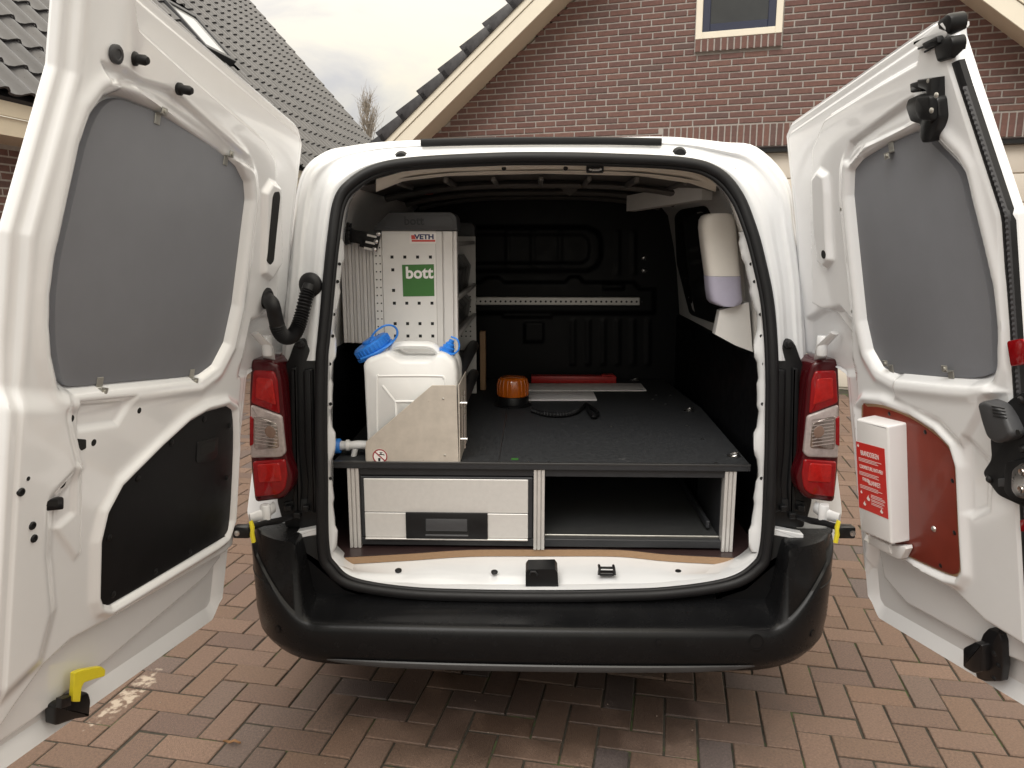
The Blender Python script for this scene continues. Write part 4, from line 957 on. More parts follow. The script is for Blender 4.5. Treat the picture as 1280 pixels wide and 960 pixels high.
D2.prism([(1250, 598), (1260, 597), (1260, 608), (1250, 608)], h_ + .012, h_ + .017, 'switch', 'anthracite', hp, .002)

# ---- cable hose between left door and body
hz = hAt(333, 373, hl, D); a0 = D.P(*D.uz(333, 373, hz), hz)
pathh = [a0, D.P(*D.uz(338, 380, .03), .035), onY(344, 396, .045), onY(347.5, 410, .055), onY(354, 420, .075), onY(363, 421, .10), onY(371, 412, .13), onY(377, 394, .155), onY(383, 370, .175), onY(388, 357, .19)]
ph = catmull(pathh, 24); nh = len(ph)
rad = []
for i in range(nh):
    t = i / (nh - 1); corr = t > .30 and t < .93
    rad.append(.0192 + (.0024 * math.sin(i * 1.57) if corr else 0) + (.001 if not corr else 0))
hose = MB().tube(ph, rad, 14).build('cable_hose', 'rubber', van, 35)
MB().lathe(a0 - D.n * .002, D.n, [(.030, 0), (.030, .006), (.024, .012), (.019, .014)], 24).build('grommet', 'rubber', hose)
gp = onY(389, 356, .20); MB().lathe(gp, (-.25, -1, 0), [(.036, 0), (.036, .008), (.030, .016), (.020, .020)], 24).build('grommet', 'rubber', hose)

# ================================================================== CARGO SPACE
FZ = .575; DZ = .862; YF = .30; YBH = 1.80
# ---- sill and plywood floor
plyx = [400, 421, 509, 588, 680, 772, 837, 936, 955]; plyt = [698, 697, 692, 687, 686.6, 687, 693, 698, 699]; plyb = [707.5, 706.5, 701, 695.5, 695, 695.5, 702, 707, 708]
sx = [404, 415, 446, 509, 590, 680, 760, 840, 905, 942, 958]; sy = [690, 706, 728, 740, 743.5, 744.5, 743.5, 740, 729, 708, 690]
A = []
for px in np.linspace(408, 952, 70):
    b = onY(px, np.interp(px, sx, sy) - 5, .14); t_ = onZ(px, np.interp(px, plyx, plyb) + 1.5, FZ - .026)
    m1 = lerp(b, t_, .38); m1[2] += .006; m2 = lerp(b, t_, .52); m2[2] -= .001 - .004 * ridge(abs(px - 680), 130, 40)
    A.append([b + np.array([0, -.01, -.004]), b, m1, m2, t_, t_ + np.array([0, .06, .001])])
sill = MB().grid(A).build('sill', 'white_body', van, 60)
for px, py in ((498, 713.5), (618, 715.5), (848, 715)):
    p = onZ(px, py, .538); MB().lathe(p, (0, -.25, 1), [(.0105, 0), (.0105, .003), (.007, .005), (.001, .0055)], 16).build('plug', 'rubber', sill)
ck = onZ(678, 732, .520)
c_ = MB().prism([onY(657, 733, .15), onY(698, 733, .15), onY(697, 716, .15), onY(694, 711.5, .15), onY(660, 712, .15), onY(657, 716, .15)], (0, .05, .012), .004).build('centre_catch', 'black_plastic', sill)
MB().tube([onY(662, 719, .144), onY(664, 714.5, .144), onY(669, 714.5, .144), onY(672, 719, .144)], .003, 6).build('catch_loop', 'black_metal', c_)
sk3 = MB(); q = onZ(758, 716, .545)
sk3.box(q + np.array([-.022, -.012, -.006]), q + np.array([.022, .012, .004]), .002)
for s in (-1, 1): sk3.tube([q + np.array([s * .024, -.016, 0]), q + np.array([s * .022, -.01, .018]), q + np.array([s * .022, .014, .018])], .0042, 8)
sk3.tube([q + np.array([-.022, .010, .012]), q + np.array([.022, .010, .012])], .004, 8); sk3.build('striker', 'black_metal', sill)
fl_e = [onZ(px, py, FZ) for px, py in zip(plyx, plyt)]
fpts = [np.array(p) for p in catmull(fl_e[1:-1], 4)]
fpts = [np.array([-.70, fpts[0][1], FZ])] + fpts + [np.array([.70, fpts[-1][1], FZ])]
ring = fpts + [np.array([.70, 1.82, FZ]), np.array([-.70, 1.82, FZ])]
flo = MB().prism([p - np.array([0, 0, .002]) for p in ring], (0, 0, -.022)).build('floor_board', 'ply_edge', van, 0)
MB().prism([p + np.array([0, .0015, -.002]) for p in ring], (0, 0, .0022)).build('floor_film', 'ply_film', flo, 0)

# ---- walls, ceiling, bulkhead
def hf_wall(name, m, parent, X0, X1, Z0, Z1, nx, nz, hf, y=YBH):
    xs_, zs_ = np.meshgrid(np.linspace(X0, X1, nx), np.linspace(Z0, Z1, nz), indexing='ij'); h = hf(xs_, zs_)
    return MB().grid(np.stack([xs_, y - h, zs_], -1)).build(name, m, parent, 50)
bp = lambda pts: [(onY(a, b, YBH)[0], onY(a, b, YBH)[2]) for a, b in pts]
Q1 = bp([(520, 283), (734, 283), (748, 290), (752, 300), (752, 322), (746, 334), (734, 340), (520, 340)])
Q2 = bp([(520, 292), (728, 292), (736, 298), (738, 310), (736, 324), (728, 330), (520, 330)])
Q3 = bp([(520, 352), (600, 352), (608, 346), (624, 346), (630, 352), (706, 352), (712, 345), (724, 345), (730, 352), (792, 352), (800, 361), (818, 361), (818, 392), (520, 392)])
Q4 = bp([(628, 392), (690, 392), (690, 397), (628, 397)]); Q5 = bp([(655, 402), (680, 402), (680, 428), (655, 428)]); Q6 = bp([(753, 354), (780, 354), (780, 362), (753, 362)])
ribs = [bp([(x - 2.2, 400), (x + 2.2, 400), (x + 2.2, 455), (x - 2.2, 455)]) for x in (716, 735, 754, 772, 791, 810)] + [bp([(x - 1.6, 290), (x + 1.6, 290), (x + 1.6, 332), (x - 1.6, 332)]) for x in (635, 666, 700)] + [bp([(x - 2, 290), (x + 2, 290), (x + 2, 342), (x - 2, 342)]) for x in (772, 792)]
def hbk(U, Z):
    h = .012 * (1 - sstep(sdf(Q1, U, Z), -.02, .010)) - .008 * (1 - sstep(sdf(Q2, U, Z), -.018, .008)) + .011 * (1 - sstep(sdf(Q3, U, Z), -.016, .010))
    for q in (Q4, Q5, Q6): h += .007 * (1 - sstep(sdf(q, U, Z), -.010, .004))
    for q in ribs: h += .004 * (1 - sstep(sdf(q, U, Z), -.008, .014))
    return h
bk = hf_wall('bulkhead', 'liner_black', van, -.72, .72, FZ - .01, 1.80, 220, 170, hbk)
ra = [onY(597, 372, 1.74), onY(800, 371.5, 1.74)]; z1 = onY(700, 381.5, 1.74)[2]
rail = MB().box((-.62, 1.735, z1), (ra[1][0], 1.762, ra[1][2]), .003).build('lashing_rail', 'alu', bk)
hm = MB()
for k in range(46): hm.lathe((-.60 + k * .0245, 1.7352, (z1 + ra[0][2]) / 2), (0, -1, 0), [(.0055, 0), (.0055, .0006)], 8)
o = hm.build('rail_holes', 'dark_frame', bk, 0); o['kind'] = 'stuff'
for px, py in ((805, 322), (805, 338)):
    MB().lathe(onY(px, py, 1.795), (0, -1, 0), [(.012, 0), (.012, .004), (.006, .008), (.001, .0085)], 14).build('bolt', 'steel', bk)
def wx(z): return float(np.interp(z, [.5, 1.18, 1.45, 1.66, 1.75], [.705, .70, .672, .625, .55]))
for s in (-1, 1):
    zs_ = np.concatenate([np.linspace(.57, 1.16, 8), [1.175, 1.185]]); A = []
    for y in np.linspace(.285, 1.82, 14):
        A.append([(s * (wx(z) - .014 * (1 if .62 < z < 1.176 else 0) - .0 * y), y, z) for z in zs_])
    tl_ = MB().grid(A).build('side_trim', 'liner_black', van, 40)
    A = [[(s * wx(z), y, z) for z in (1.16, 1.2, 1.3, 1.4, 1.5, 1.58, 1.66, 1.71, 1.75)] for y in (.26, .34, .6, 1.0, 1.4, 1.82)]
    wl2 = MB().grid(A).build('side_wall', 'inner_white', van, 40)
    # wheel arch under the deck and rear inner pillar with pressed holes
    MB().box((min(s * .57, s * .70), .62, FZ + .002), (max(s * .57, s * .70), 1.34, .80), .06, 4).build('wheel_arch', 'liner_black', van)
    A = []
    for py in np.linspace(290, 690, 60):
        xo = np.interp(py, [290, 325, 380, 450, 600, 690], [938, 949, 960, 965, 963, 955]) - 6
        if s < 0: xo = np.interp(py, [252, 302, 350, 395, 450, 600, 690], [424, 416, 411, 407, 402, 402, 406]) + 6
        wdt = (8.5 if s > 0 else 6) + 2 * math.sin(py * .06); wdt += 3 * float(sstep(np.array(math.sin(py * .105)), -.15, .15)); wdt += 2 if s > 0 else 0
        a = onY(xo, py, yo(py) + .02); b = onY(xo - s * wdt * .6, py, yo(py) + .03); c = onY(xo - s * wdt, py, yo(py) + .045); d = onY(xo - s * (wdt + 1), py, yo(py) + .09)
        A.append([a, b, c, d, d + np.array([s * .03, .05, 0])])
    pf = MB().grid(A).build('pillar_flange', 'white_body', van, 40)
    for py, dx in ((330, 5), (352, 5), (393, 4), (420, 5), (505, 5), (598, 5), (455, 4)):
        xo = (np.interp(py, [290, 325, 380, 450, 600, 690], [938, 949, 960, 965, 963, 955]) - 6 - dx) if s > 0 else (np.interp(py, [252, 302, 350, 395, 450, 600, 690], [424, 416, 411, 407, 402, 402, 406]) + 6 + dx)
        p = onY(xo, py, yo(py) + .028); MB().lathe(p + np.array([0, .002, 0]), (-s * .25, -1, 0), [(.0048, 0), (.0048, .0035), (.001, .0036)], 12).build('hole', 'hole', pf)
MB().grid([[(x, y, 1.755 - .05 * (abs(x) / .56) ** 3) for x in np.linspace(-.57, .57, 16)] for y in np.linspace(.40, 1.82, 8)]).build('ceiling', 'ceiling_grey', van, 40)
for k, y in enumerate((.78, 1.22, 1.6)):
    MB().tube([(x, y, 1.738 - .05 * (abs(x) / .56) ** 3) for x in np.linspace(-.55, .55, 16)], .028, 8, flat=(1, .45)).build('roof_bow', 'ceiling_grey', van, 40)
for k in range(7): MB().box((-.45 + k * .15 - .008, .46, 1.728 - .012 * (abs(k - 3) / 3) ** 2), (-.45 + k * .15 + .008, .74, 1.742), .004).build('roof_rib', 'ceiling_grey', van)
nz_ = onY(712, 243, 1.2); MB().prism([onY(698, 232, 1.19), onY(726, 232, 1.19), onY(718, 241, 1.19), onY(712, 245, 1.19), onY(706, 241, 1.19)], (0, .03, 0), .003).build('roof_bracket', 'ceiling_grey', van)
hd = []
for t in np.linspace(0, 1, 40):
    px = lerp(470, 895, t); top_ = np.interp(px, [470, 520, 560, 680, 800, 850, 895], [226, 212, 208, 204.5, 206.5, 210, 224]); bo = np.interp(px, [470, 505, 560, 680, 800, 862, 895], [240, 226, 220, 217, 220, 229, 240])
    hd.append([onY(px, top_ - 2, .31), onY(px, top_, .36), onY(px, lerp(top_, bo, .5), .40), onY(px, bo, .43), onY(px, bo - 1, .47)])
hdr = MB().grid(hd).build('header', 'header_paint', van, 50)
MB().box(onY(733, 216, .37), onY(755, 205.5, .37) + np.array([0, .02, 0]), .003).build('upper_striker', 'black_metal', hdr)
p = onY(744, 211.5, .366); MB().tube([p + np.array([-.017, 0, 0]), p + np.array([-.010, -.004, -.003]), p + np.array([.010, -.004, -.003]), p + np.array([.017, 0, 0])], .004, 8).build('striker_loop', 'steel', hdr)
for px in (630, 707): MB().lathe(onY(px, 210, .385), (0, -1, -.6), [(.007, 0), (.007, .004), (.001, .006)], 12).build('plug', 'black_plastic', hdr)
# right-hand side window (covered)
def rw(px, py, off=0):
    P = onX(px, py, .66 - off)
    for _ in range(6): P = onX(px, py, wx(P[2]) - off)
    return P
wfr = MB().prism([rw(a, b, .006) for a, b in round_poly([(843, 270), (850, 262), (881, 257), (889, 272), (903, 408), (862, 393), (846, 330)], 5)], (.02, 0, 0)).build('side_window', 'rubber', van, 0)
MB().prism([rw(a, b, .010) for a, b in round_poly([(849, 276), (853, 269), (878, 264), (884, 276), (898, 401), (866, 389), (851, 330)], 4)], (.003, 0, 0)).build('window_surround', 'inner_white', wfr, 0)
MB().prism([rw(a, b, .016) for a, b in round_poly([(854, 272), (879, 265), (887, 276), (901, 405), (869, 393), (858, 340)], 3)], (.003, 0, 0)).build('window_film', 'window_film', wfr, 0)
for a, b in ((854, 305), (857, 348), (860, 371)): 
    q = rw(a, b, .016); MB().box(q - np.array([.003, .016, .008]), q + np.array([.003, .016, .008]), .001).build('window_clip', 'black_plastic', wfr)
# white bracing gusset on the right pillar
MB().prism([onY(a, b, .47) for a, b in ((900, 388), (936, 378), (941, 440), (920, 432), (894, 418))], (0, .05, 0), .008).build('pillar_gusset', 'inner_white', van)
# channel under the roof, right
P1, P2 = onY(789, 254.5, 1.10), onY(884, 238, .60)
dd = P2 - P1; sdv = np.cross(dd, (0, 0, 1)); sdv /= np.linalg.norm(sdv)
MB().prism([P1 + sdv * .02 + np.array([0, 0, .030]), P1 - sdv * .02 + np.array([0, 0, .030]), P1 - sdv * .02 - np.array([0, 0, .030]), P1 + sdv * .02 - np.array([0, 0, .030])], dd, 0).build('roof_channel', 'inner_white', van, 0)

# ================================================================== DRAWER UNIT with load deck
du = thing('drawer_unit', (0, YF + .6, FZ), 'aluminium framed drawer unit with dark load deck on the van floor', 'drawer unit')
Yp = lambda px, py, y=YF: onY(px, py, y)
dk_px = [(413, 581), (938, 581), (876, 509), (869, 504), (834, 479)]
dk = [onZ(a, b, DZ) for a, b in dk_px]
dk = [np.array([dk[0][0], YF - .012, DZ]), np.array([dk[1][0], YF - .012, DZ]), dk[2], dk[3], np.array([dk[4][0], 1.76, DZ]), np.array([-.64, 1.76, DZ]), np.array([-.655, .9, DZ])]
deck = MB().prism([p - np.array([0, 0, .001]) for p in dk], (0, 0, -.016)).build('deck', 'carpet_deck', du, 0)
e0, e1 = dk[0], dk[1]
MB().box((e0[0], YF - .016, DZ - .020), (e1[0], YF - .010, DZ + .002), .002).build('edge_profile', 'dark_frame', deck)
MB().box((e0[0], YF - .017, DZ - .004), (e1[0], YF - .004, DZ + .0025), .001).build('edge_lip', 'bumper_trim', deck)
MB().box((-.13, YF, DZ - .0002), (-.127, 1.7, DZ + .0005)).build('deck_seam', 'bumper_trim', deck, 0)
zb_, zt_ = FZ + .001, DZ - .021
for x0, x1 in ((437, 451), (667, 680.5), (903, 917)):
    a = Yp(x0, 640)[0]; b = Yp(x1, 640)[0]; w = b - a
    po = MB()
    for f0, f1, dy in ((0, .27, 0), (.27, .36, .006), (.36, .64, 0), (.64, .73, .006), (.73, 1, 0)): po.box((a + w * f0, YF - .012 + dy, zb_), (a + w * f1, YF + .03, zt_), .0008)
    po.build('post', 'alu', du, 30)
L1, L2_, R1, R2 = Yp(451, 640)[0], Yp(667, 640)[0], Yp(680.5, 640)[0], Yp(903, 640)[0]
rt_h = .024
for a, b in ((L1, L2_), (R1, R2)):
    MB().box((a, YF - .004, zt_ - rt_h), (b, YF + .02, zt_), .002).build('rail', 'dark_frame', du)
    MB().box((a, YF - .004, zb_ + .008), (b, YF + .02, zb_ + .034), .002).build('rail', 'dark_frame', du)
    MB().box((a + .002, 1.5, zb_ + .008), (b - .002, 1.52, zt_), 0).build('back_panel', 'dark_frame', du, 0)
MB().box((R1 - .02, YF + .025, zb_ + .008), (R1 - .012, 1.5, zt_), 0).build('divider', 'dark_frame', du, 0)
MB().box((R2 - .002, YF + .025, zb_ + .008), (R2 + .006, 1.5, zt_), 0).build('divider', 'dark_frame', du, 0)
MB().box((R1 + .002, YF + .03, zb_ + .035), (R2 - .004, 1.5, zb_ + .040), 0).build('compartment_floor', 'carpet', du, 0)
MB().box((R2 - .035, YF + .06, zb_ + .05), (R2 - .022, 1.4, zb_ + .075), .003).build('runner', 'dark_frame', du)
MB().box((R1 + .002, YF + .020, zb_ + .034), (R2 - .002, YF + .026, zb_ + .040), .001).build('threshold', 'zinc', du)
dr = MB().box((L1 + .003, YF - .008, zb_ + .036), (L2_ - .003, YF + .9, zt_ - rt_h - .003), .003).build('drawer', 'dark_frame', du)
fx0, fx1 = Yp(457, 640)[0], Yp(660, 640)[0]; fz1, fz0 = Yp(560, 597.5)[2], Yp(560, 672.5)[2]; fm = Yp(560, 639.5)[2]
MB().box((fx0, YF - .013, fm + .001), (fx1, YF - .008, fz1), .0015).build('front_panel', 'alu_sheet', dr)
MB().box((fx0, YF - .014, fz0 + .006), (fx1, YF - .008, fm - .001), .0015).build('front_panel', 'alu_sheet', dr)
MB().box((fx0, YF - .020, fz0), (fx1, YF - .008, fz0 + .0055), .0015).build('front_lip', 'alu', dr)
hx0, hx1, hz1, hz0 = Yp(508, 640)[0], Yp(610, 640)[0], Yp(560, 638.5)[2], Yp(560, 671)[2]
hn = MB().box((hx0, YF - .021, hz0), (hx1, YF - .012, hz1), .003, 2).build('handle', 'black_plastic', dr)
ix0, ix1 = Yp(532, 640)[0], Yp(586, 640)[0]; iz1, iz0 = Yp(560, 645)[2], Yp(560, 667)[2]
MB().box((ix0, YF - .0225, iz0), (ix1, YF - .0205, iz1), .001).build('grip_recess', 'hole', dr)
MB().box((ix0 + .003, YF - .027, (iz0 + iz1) / 2 - .012), (ix1 - .003, YF - .021, iz1 - .001), .003, 2).build('grip', 'anthracite', dr)
MB().box((ix0, YF - .026, iz0), (ix1, YF - .021, iz0 + .006), .002).build('grip', 'anthracite', dr)
for px, py in ((917, 570), (861, 513), (793, 475.5)):
    p = onZ(px, py, DZ); rg = MB().lathe(p, (0, 0, 1), [(.022, 0), (.022, .0015), (.018, .003), (.014, .001)], 18).build('lashing_ring', 'steel', du)
    MB().tube([p + np.array([.015 * math.cos(q), .015 * math.sin(q), .004 + .006 * math.cos(q)]) for q in np.linspace(0, 2 * math.pi, 16, endpoint=False)], .0028, 6, True).build('ring', 'steel', rg)
for px, py in ((660, 578), (686, 578), (895, 579), (878, 549), (859, 532), (764, 533), (832, 505), (816, 499), (820, 494), (838, 494)):
    MB().lathe(onZ(px, py, DZ), (0, 0, 1), [(.006, 0), (.006, .001), (.001, .0015)], 10).build('deck_screw', 'steel', deck)
MB().box(onZ(639, 575, DZ), onZ(648, 573, DZ) + np.array([0, 0, .001])).build('green_tag', 'green_sticker', deck, 0)

# ================================================================== RACKING UNIT
YR = .545; YE = 1.38; Rp = lambda px, py, y=YR: onY(px, py, y)
rk = thing('racking_unit', (-.46, (YR + YE) / 2, DZ), 'white perforated van racking with green sticker and dark top cap', 'rack')
zt = Rp(520, 288.5)[2]; xl, xm, xr = Rp(478.5, 350)[0], Rp(545.5, 350)[0], Rp(571.5, 350)[0]
fp = MB().box((xl, YR, DZ + .001), (xm, YR + .012, zt), .001).build('end_panel', 'white_rack', rk)
pr = MB(); w = xr - xm
for f0, f1, dy in ((0, .30, .0), (.30, .36, .004), (.36, .80, -.002), (.80, .86, .003), (.86, 1, .0)): pr.box((xm + w * f0 + .0005, YR - .001 + dy, DZ + .001), (xm + w * f1, YR + .035, zt - .001), .001)
pr.build('corner_profile', 'rack_profile', rk, 30)
xs0 = Rp(467.5, 350)[0]
ps = MB().box((xs0, YR + .002, DZ + .25), (xl - .0015, YR + .014, zt - .02), .001).build('perforated_strip', 'white_rack', rk)
hs = MB()
for k in range(22):
    z = zt - .055 - k * .0262
    for j in range(2): hs.lathe(((xs0 + (xl - xs0) * (.3 + .45 * j)), YR + .0022, z), (0, -1, 0), [(.0026, 0), (.0026, .0006)], 8)
o = hs.build('strip_holes', 'hole', rk, 0); o['kind'] = 'stuff'
xa = Rp(425, 370)[0]; zc0 = Rp(445, 430)[2]; zc1_ = Rp(445, 296)[2]
cor = MB(); n_c = 9
for k in range(n_c):
    a = lerp(xa, xs0 - .002, k / n_c); b = lerp(xa, xs0 - .002, (k + 1) / n_c)
    cor.box((a + .0006, YR + .012 - .012 * (k % 2 == 0) * .4 + .02 * (1 - k / n_c), zc0), (b - .0006, YR + .05, zc1_ - .03 * (1 - k / n_c)), .0015)
cor.build('side_profile', 'rack_profile', rk, 30)
for (py, xs_) in ((321.3, (490, 506, 522, 538)), (337.3, (491,)), (363, (492,)), (379, (493, 508.5, 524, 540)), (404.5, (494, 509.5, 525, 540.5)), (420, (494.5, 510, 525.5, 541)), (444, (495, 511, 526.5, 541.5)), (460, (495.5, 511, 527, 542))):
    for px in xs_:
        p = Rp(px, py); MB().box(p + np.array([-.0050, -.0006, -.0050]), p + np.array([.0050, .002, .0050])).build('square_hole', 'hole', rk, 0)
# cap with raised lettering
cp = [(467, 288.3), (467.5, 284), (476, 275), (483, 268), (488, 265.3), (562, 265), (567.5, 267.5), (570.5, 272), (571.8, 288)]
cap = MB().prism([onY(a, b, YR - .015) + np.array([0, .115, 0]) for a, b in cp], (0, -.115, 0), .004, 2).build('top_cap', 'anthracite', rk, 40)
MB().prism([onY(a, b, YR - .015) for a, b in ((486, 285), (481, 283), (484, 276), (491, 270), (560, 269.5), (566, 274), (567, 285))], (0, -.0025, 0), .001).build('cap_face', 'anthracite', cap, 40)
text_obj('cap_lettering', 'bott', .038, onY(517.5, 276.5, YR - .0185), (1, 0, 0), (0, 0, 1), 'dark_frame', cap, bold=.0010, depth=.002)
# stickers
gs = MB().prism([Rp(a, b, YR - .0006) for a, b in ((502.5, 331), (542.3, 330.2), (543, 370), (504, 370.7))], (0, -.0006, 0)).build('green_sticker', 'green_sticker', rk, 0)
text_obj('sticker_lettering', 'bott', .0535, onY(524, 341.5, YR - .0014), (1, 0, 0.01), (0, 0, 1), 'white_print', gs, bold=.0016, depth=.0006, sx=1.0)
vs = MB().prism([Rp(a, b, YR - .0006) for a, b in ((512, 290.5), (545, 290.5), (545, 304.5), (512, 304.5))], (0, -.0006, 0)).build('maker_plate', 'white_print', rk, 0)
text_obj('plate_lettering', 'VETH', .0215, onY(530.3, 296.3, YR - .0014), (1, 0, 0), (0, 0, 1), 'navy_print', vs, bold=.0009, depth=.0005, sx=1.22)
MB().prism([Rp(a, b, YR - .0012) for a, b in ((514, 294), (518.2, 294), (519.8, 299), (514.3, 299))], (0, -.0004, 0)).build('plate_mark', 'red_print', vs, 0)
MB().prism([Rp(a, b, YR - .0012) for a, b in ((514.5, 299.8), (544, 299.8), (544, 302.2), (514.8, 302.2))], (0, -.0004, 0)).build('plate_bar', 'red_print', vs, 0)
# depth of the rack: far end panel, shelves, bins, back
zt2_ = zt - .015
fe_ = MB().box((xl - .05, YE, DZ + .001), (xr - .002, YE + .014, zt2_), .001).build('end_panel', 'white_rack', rk)
MB().prism([(xl - .03, YE + .05, zt2_ + .001), (xl + .01, YE + .05, zt2_ + .06), (xr - .02, YE + .05, zt2_ + .06), (xr - .002, YE + .05, zt2_ + .045), (xr - .002, YE + .05, zt2_ + .001)], (0, -.07, 0), .004).build('top_cap', 'anthracite', rk)
MB().box((xl - .06, YR + .06, DZ + .001), (xl - .052, YE, zt - .02), 0).build('back_panel', 'white_rack', rk, 0)
MB().box((xr - .024, YR + .036, zt - .050), (xr - .004, YE - .001, zt - .035), .002).build('top_rail', 'alu', rk)
for z, lip in ((1.345, 1), (1.215, 1), (1.06, 0), (.93, 0)):
    sh = MB().box((xl - .05, YR + .036, z - .006), (xr - .006, YE - .001, z), .001).build('shelf', 'dark_frame' if not lip else 'alu', rk)
    if lip: MB().tube([(xr - .008, YR + .037, z + .006), (xr - .008, YE - .002, z + .006)], .009, 8).build('shelf_lip', 'alu', sh)
    else: MB().tube([(xr - .014, YR + .037, z + .022), (xr - .014, YE - .002, z + .022)], .024, 12).build('shelf_lip', 'anthracite', sh)
for z, h in ((1.349, .135), (1.219, .105)):
    for k in range(6):
        y0 = YR + .045 + k * .131
        bn = MB().prism([(xr - .19, y0, z), (xr - .034, y0, z), (xr - .020, y0, z + h * .65), (xr - .050, y0, z + h), (xr - .19, y0, z + h)], (0, .124, 0), .003).build('storage_bin', 'bin_grey', None, 30); tag(bn, 'dark grey open-front bin on the %s shelf of the white racking' % ('upper' if z > 1.3 else 'lower'), 'bin', 'bins on the %s rack shelf' % ('upper' if z > 1.3 else 'lower'))
hs = MB()
for k in range(9):
    for j in range(4): hs.box((xr - .09 + j * .02, YE - .0006, 1.12 + k * .022), (xr - .084 + j * .02, YE + .001, 1.126 + k * .022))
o = hs.build('panel_holes', 'hole', rk, 0); o['kind'] = 'stuff'
# bracket to the pillar
br_ = MB().prism([onY(a, b, YR - .02) for a, b in round_poly([(434, 284), (441, 285), (442, 287), (456, 290), (477, 291), (471, 315), (449, 308), (450, 305), (434, 302)], 1.2)], (0, -.006, 0), .001).build('wall_bracket', 'black_metal', rk, 30)
for (a, b) in ((461, 294), (459, 302.5), (457, 310)):
    MB().prism([onY(x, y, YR - .0265) for x, y in round_poly([(a - 2, b - 1.6), (a + 10, b + 1), (a + 9.6, b + 3.6), (a - 2.4, b + 1)], 1)], (0, -.0006, 0)).build('slot', 'white_rack', br_, 0)
for (a, b) in ((473, 292.5), (470, 302), (468, 312)): MB().lathe(onY(a, b, YR - .026), (0, -1, 0), [(.0075, 0), (.0075, .003), (.004, .0055), (.001, .006)], 12).build('bolt', 'steel', br_)
for k in range(5): MB().lathe(onY(435.5, 280 + k * 5.4, YR - .034), (0, -1, 0), [(.0055, 0), (.0055, .006), (.002, .008)], 8).build('bolt', 'black_metal', br_)
MB().prism([onY(a, b, YR - .034) for a, b in ((432, 279), (438.5, 279), (436.5, 305), (430, 305))], (0, .02, 0), .001).build('hinge_plate', 'black_metal', br_)

wp_ = MB().box((onY(600, 450, 1.46)[0], 1.455, DZ + .001), (onY(607, 450, 1.46)[0], 1.50, onY(603, 414, 1.46)[2]), .002).build('wooden_post', 'wood_post')
tag(wp_, 'short light wooden batten standing on the deck behind the rack', 'batten')

# ================================================================== JERRYCAN AND HOLDER
YJ0, YJ1 = .312, .500; YJ = .37; Jp = lambda px, py, y=YJ0: onY(px, py, y)
jc = thing('water_jerrycan', (Jp(512, 500)[0], .44, DZ + .004), 'translucent white water jerrycan with two blue caps and a tap', 'jerrycan')
out = [(454, 470), (453, 456), (458, 449), (484, 440), (498, 450.5), (538, 450.5), (549, 441), (558, 444), (568, 453), (571, 465), (573, 572), (570, 580), (462, 580), (459, 572)]
rp2 = round_poly(out, 5, 4)
t = bmesh.new(); ringv = []
zmin_ = DZ + .004
def jring(y, ins):
    c = np.array([513, 520.]); r = []
    for p in rp2:
        q = np.array(p); q = c + (q - c) * (1 - ins / 60.); P = Jp(q[0], q[1]); r.append((P[0], y, max(P[2], zmin_)))
    return r
lev = [(YJ0, 4.2), (YJ0 + .006, 1.4), (YJ0 + .018, 0), (YJ0 + .086, .2), (YJ0 + .090, .9), (YJ0 + .094, .2), (YJ1 - .018, 0), (YJ1 - .006, 1.4), (YJ1, 4.2)]
rings = [jring(y, i) for y, i in lev]
b = MB(); b.grid(np.array([list(r) + [r[0]] for r in rings])); b.bm.faces.new([b.bm.verts.new(V(p)) for p in rings[0]]); b.bm.faces.new([b.bm.verts.new(V(p)) for p in rings[-1]])
bmesh.ops.remove_doubles(b.bm, verts=b.bm.verts[:], dist=.0004)
b.tube(catmull([Jp(483, 447, YJ + .04), Jp(490, 436, YJ + .04), Jp(500, 431.5, YJ + .04), Jp(520, 431, YJ + .04), Jp(537, 432, YJ + .04), Jp(546, 437, YJ + .04), Jp(553, 449, YJ + .04)], 5), .0125, 12, flat=(2.0, 1))
jb = b.build('body', 'jerry', jc, 50)
rl = catmull([Jp(a, bb, YJ0 + .0005) for a, bb in ((472, 560), (471, 476), (474, 471), (480, 470), (548, 470), (554, 473), (556, 480), (557, 560))], 4)
MB().tube(rl, .0035, 8, flat=(.8, 1)).build('raised_rim', 'jerry', jb, 60)
for pts in (((478, 482), (494, 502), (496, 540)), ((494, 502), (530, 502))):
    MB().tube([Jp(a, bb, YJ0 + .0005) for a, bb in pts], .0045, 8, flat=(.8, 1)).build('rib', 'jerry', jb, 60)
# large cap on the shoulder
cc = Jp(466.5, 434, YJ + .035); ax = np.array([-.50, -.12, .86]); ax /= np.linalg.norm(ax)
pc = [(.060, -.020), (.065, -.018), (.065, -.010), (.058, -.009), (.060, -.006), (.060, .016), (.055, .021), (.024, .022), (.022, .030), (.001, .030)]
capb = MB().lathe(cc, ax, pc, 36).build('cap', 'blue_cap', jc, 35)
u_ = np.cross(ax, (0, 1, 0)); u_ /= np.linalg.norm(u_); w_ = np.cross(ax, u_)
kn = MB()
for k in range(30):
    q = k / 30 * 2 * math.pi; d = math.cos(q) * u_ + math.sin(q) * w_; kn.tube([cc + d * .0605 - ax * .004, cc + d * .0605 + ax * .015], .0026, 5)
o = kn.build('grip_ribs', 'blue_cap', capb, 0); o['kind'] = 'stuff'
MB().lathe(cc - ax * .034, ax, [(.044, 0), (.046, .008), (.046, .016)], 30).build('neck', 'jerry', jc, 40)
MB().tube(catmull([Jp(459, 432, YJ - .01), Jp(468, 416, YJ - .02), Jp(480, 407.5, YJ - .02), Jp(490, 407, YJ - .01), Jp(496, 412, YJ), Jp(496, 420, YJ), Jp(488, 430, YJ), Jp(470, 441, YJ - .03), Jp(451, 449, YJ - .03)], 6), .0034, 6).build('strap', 'blue_cap', capb, 60)
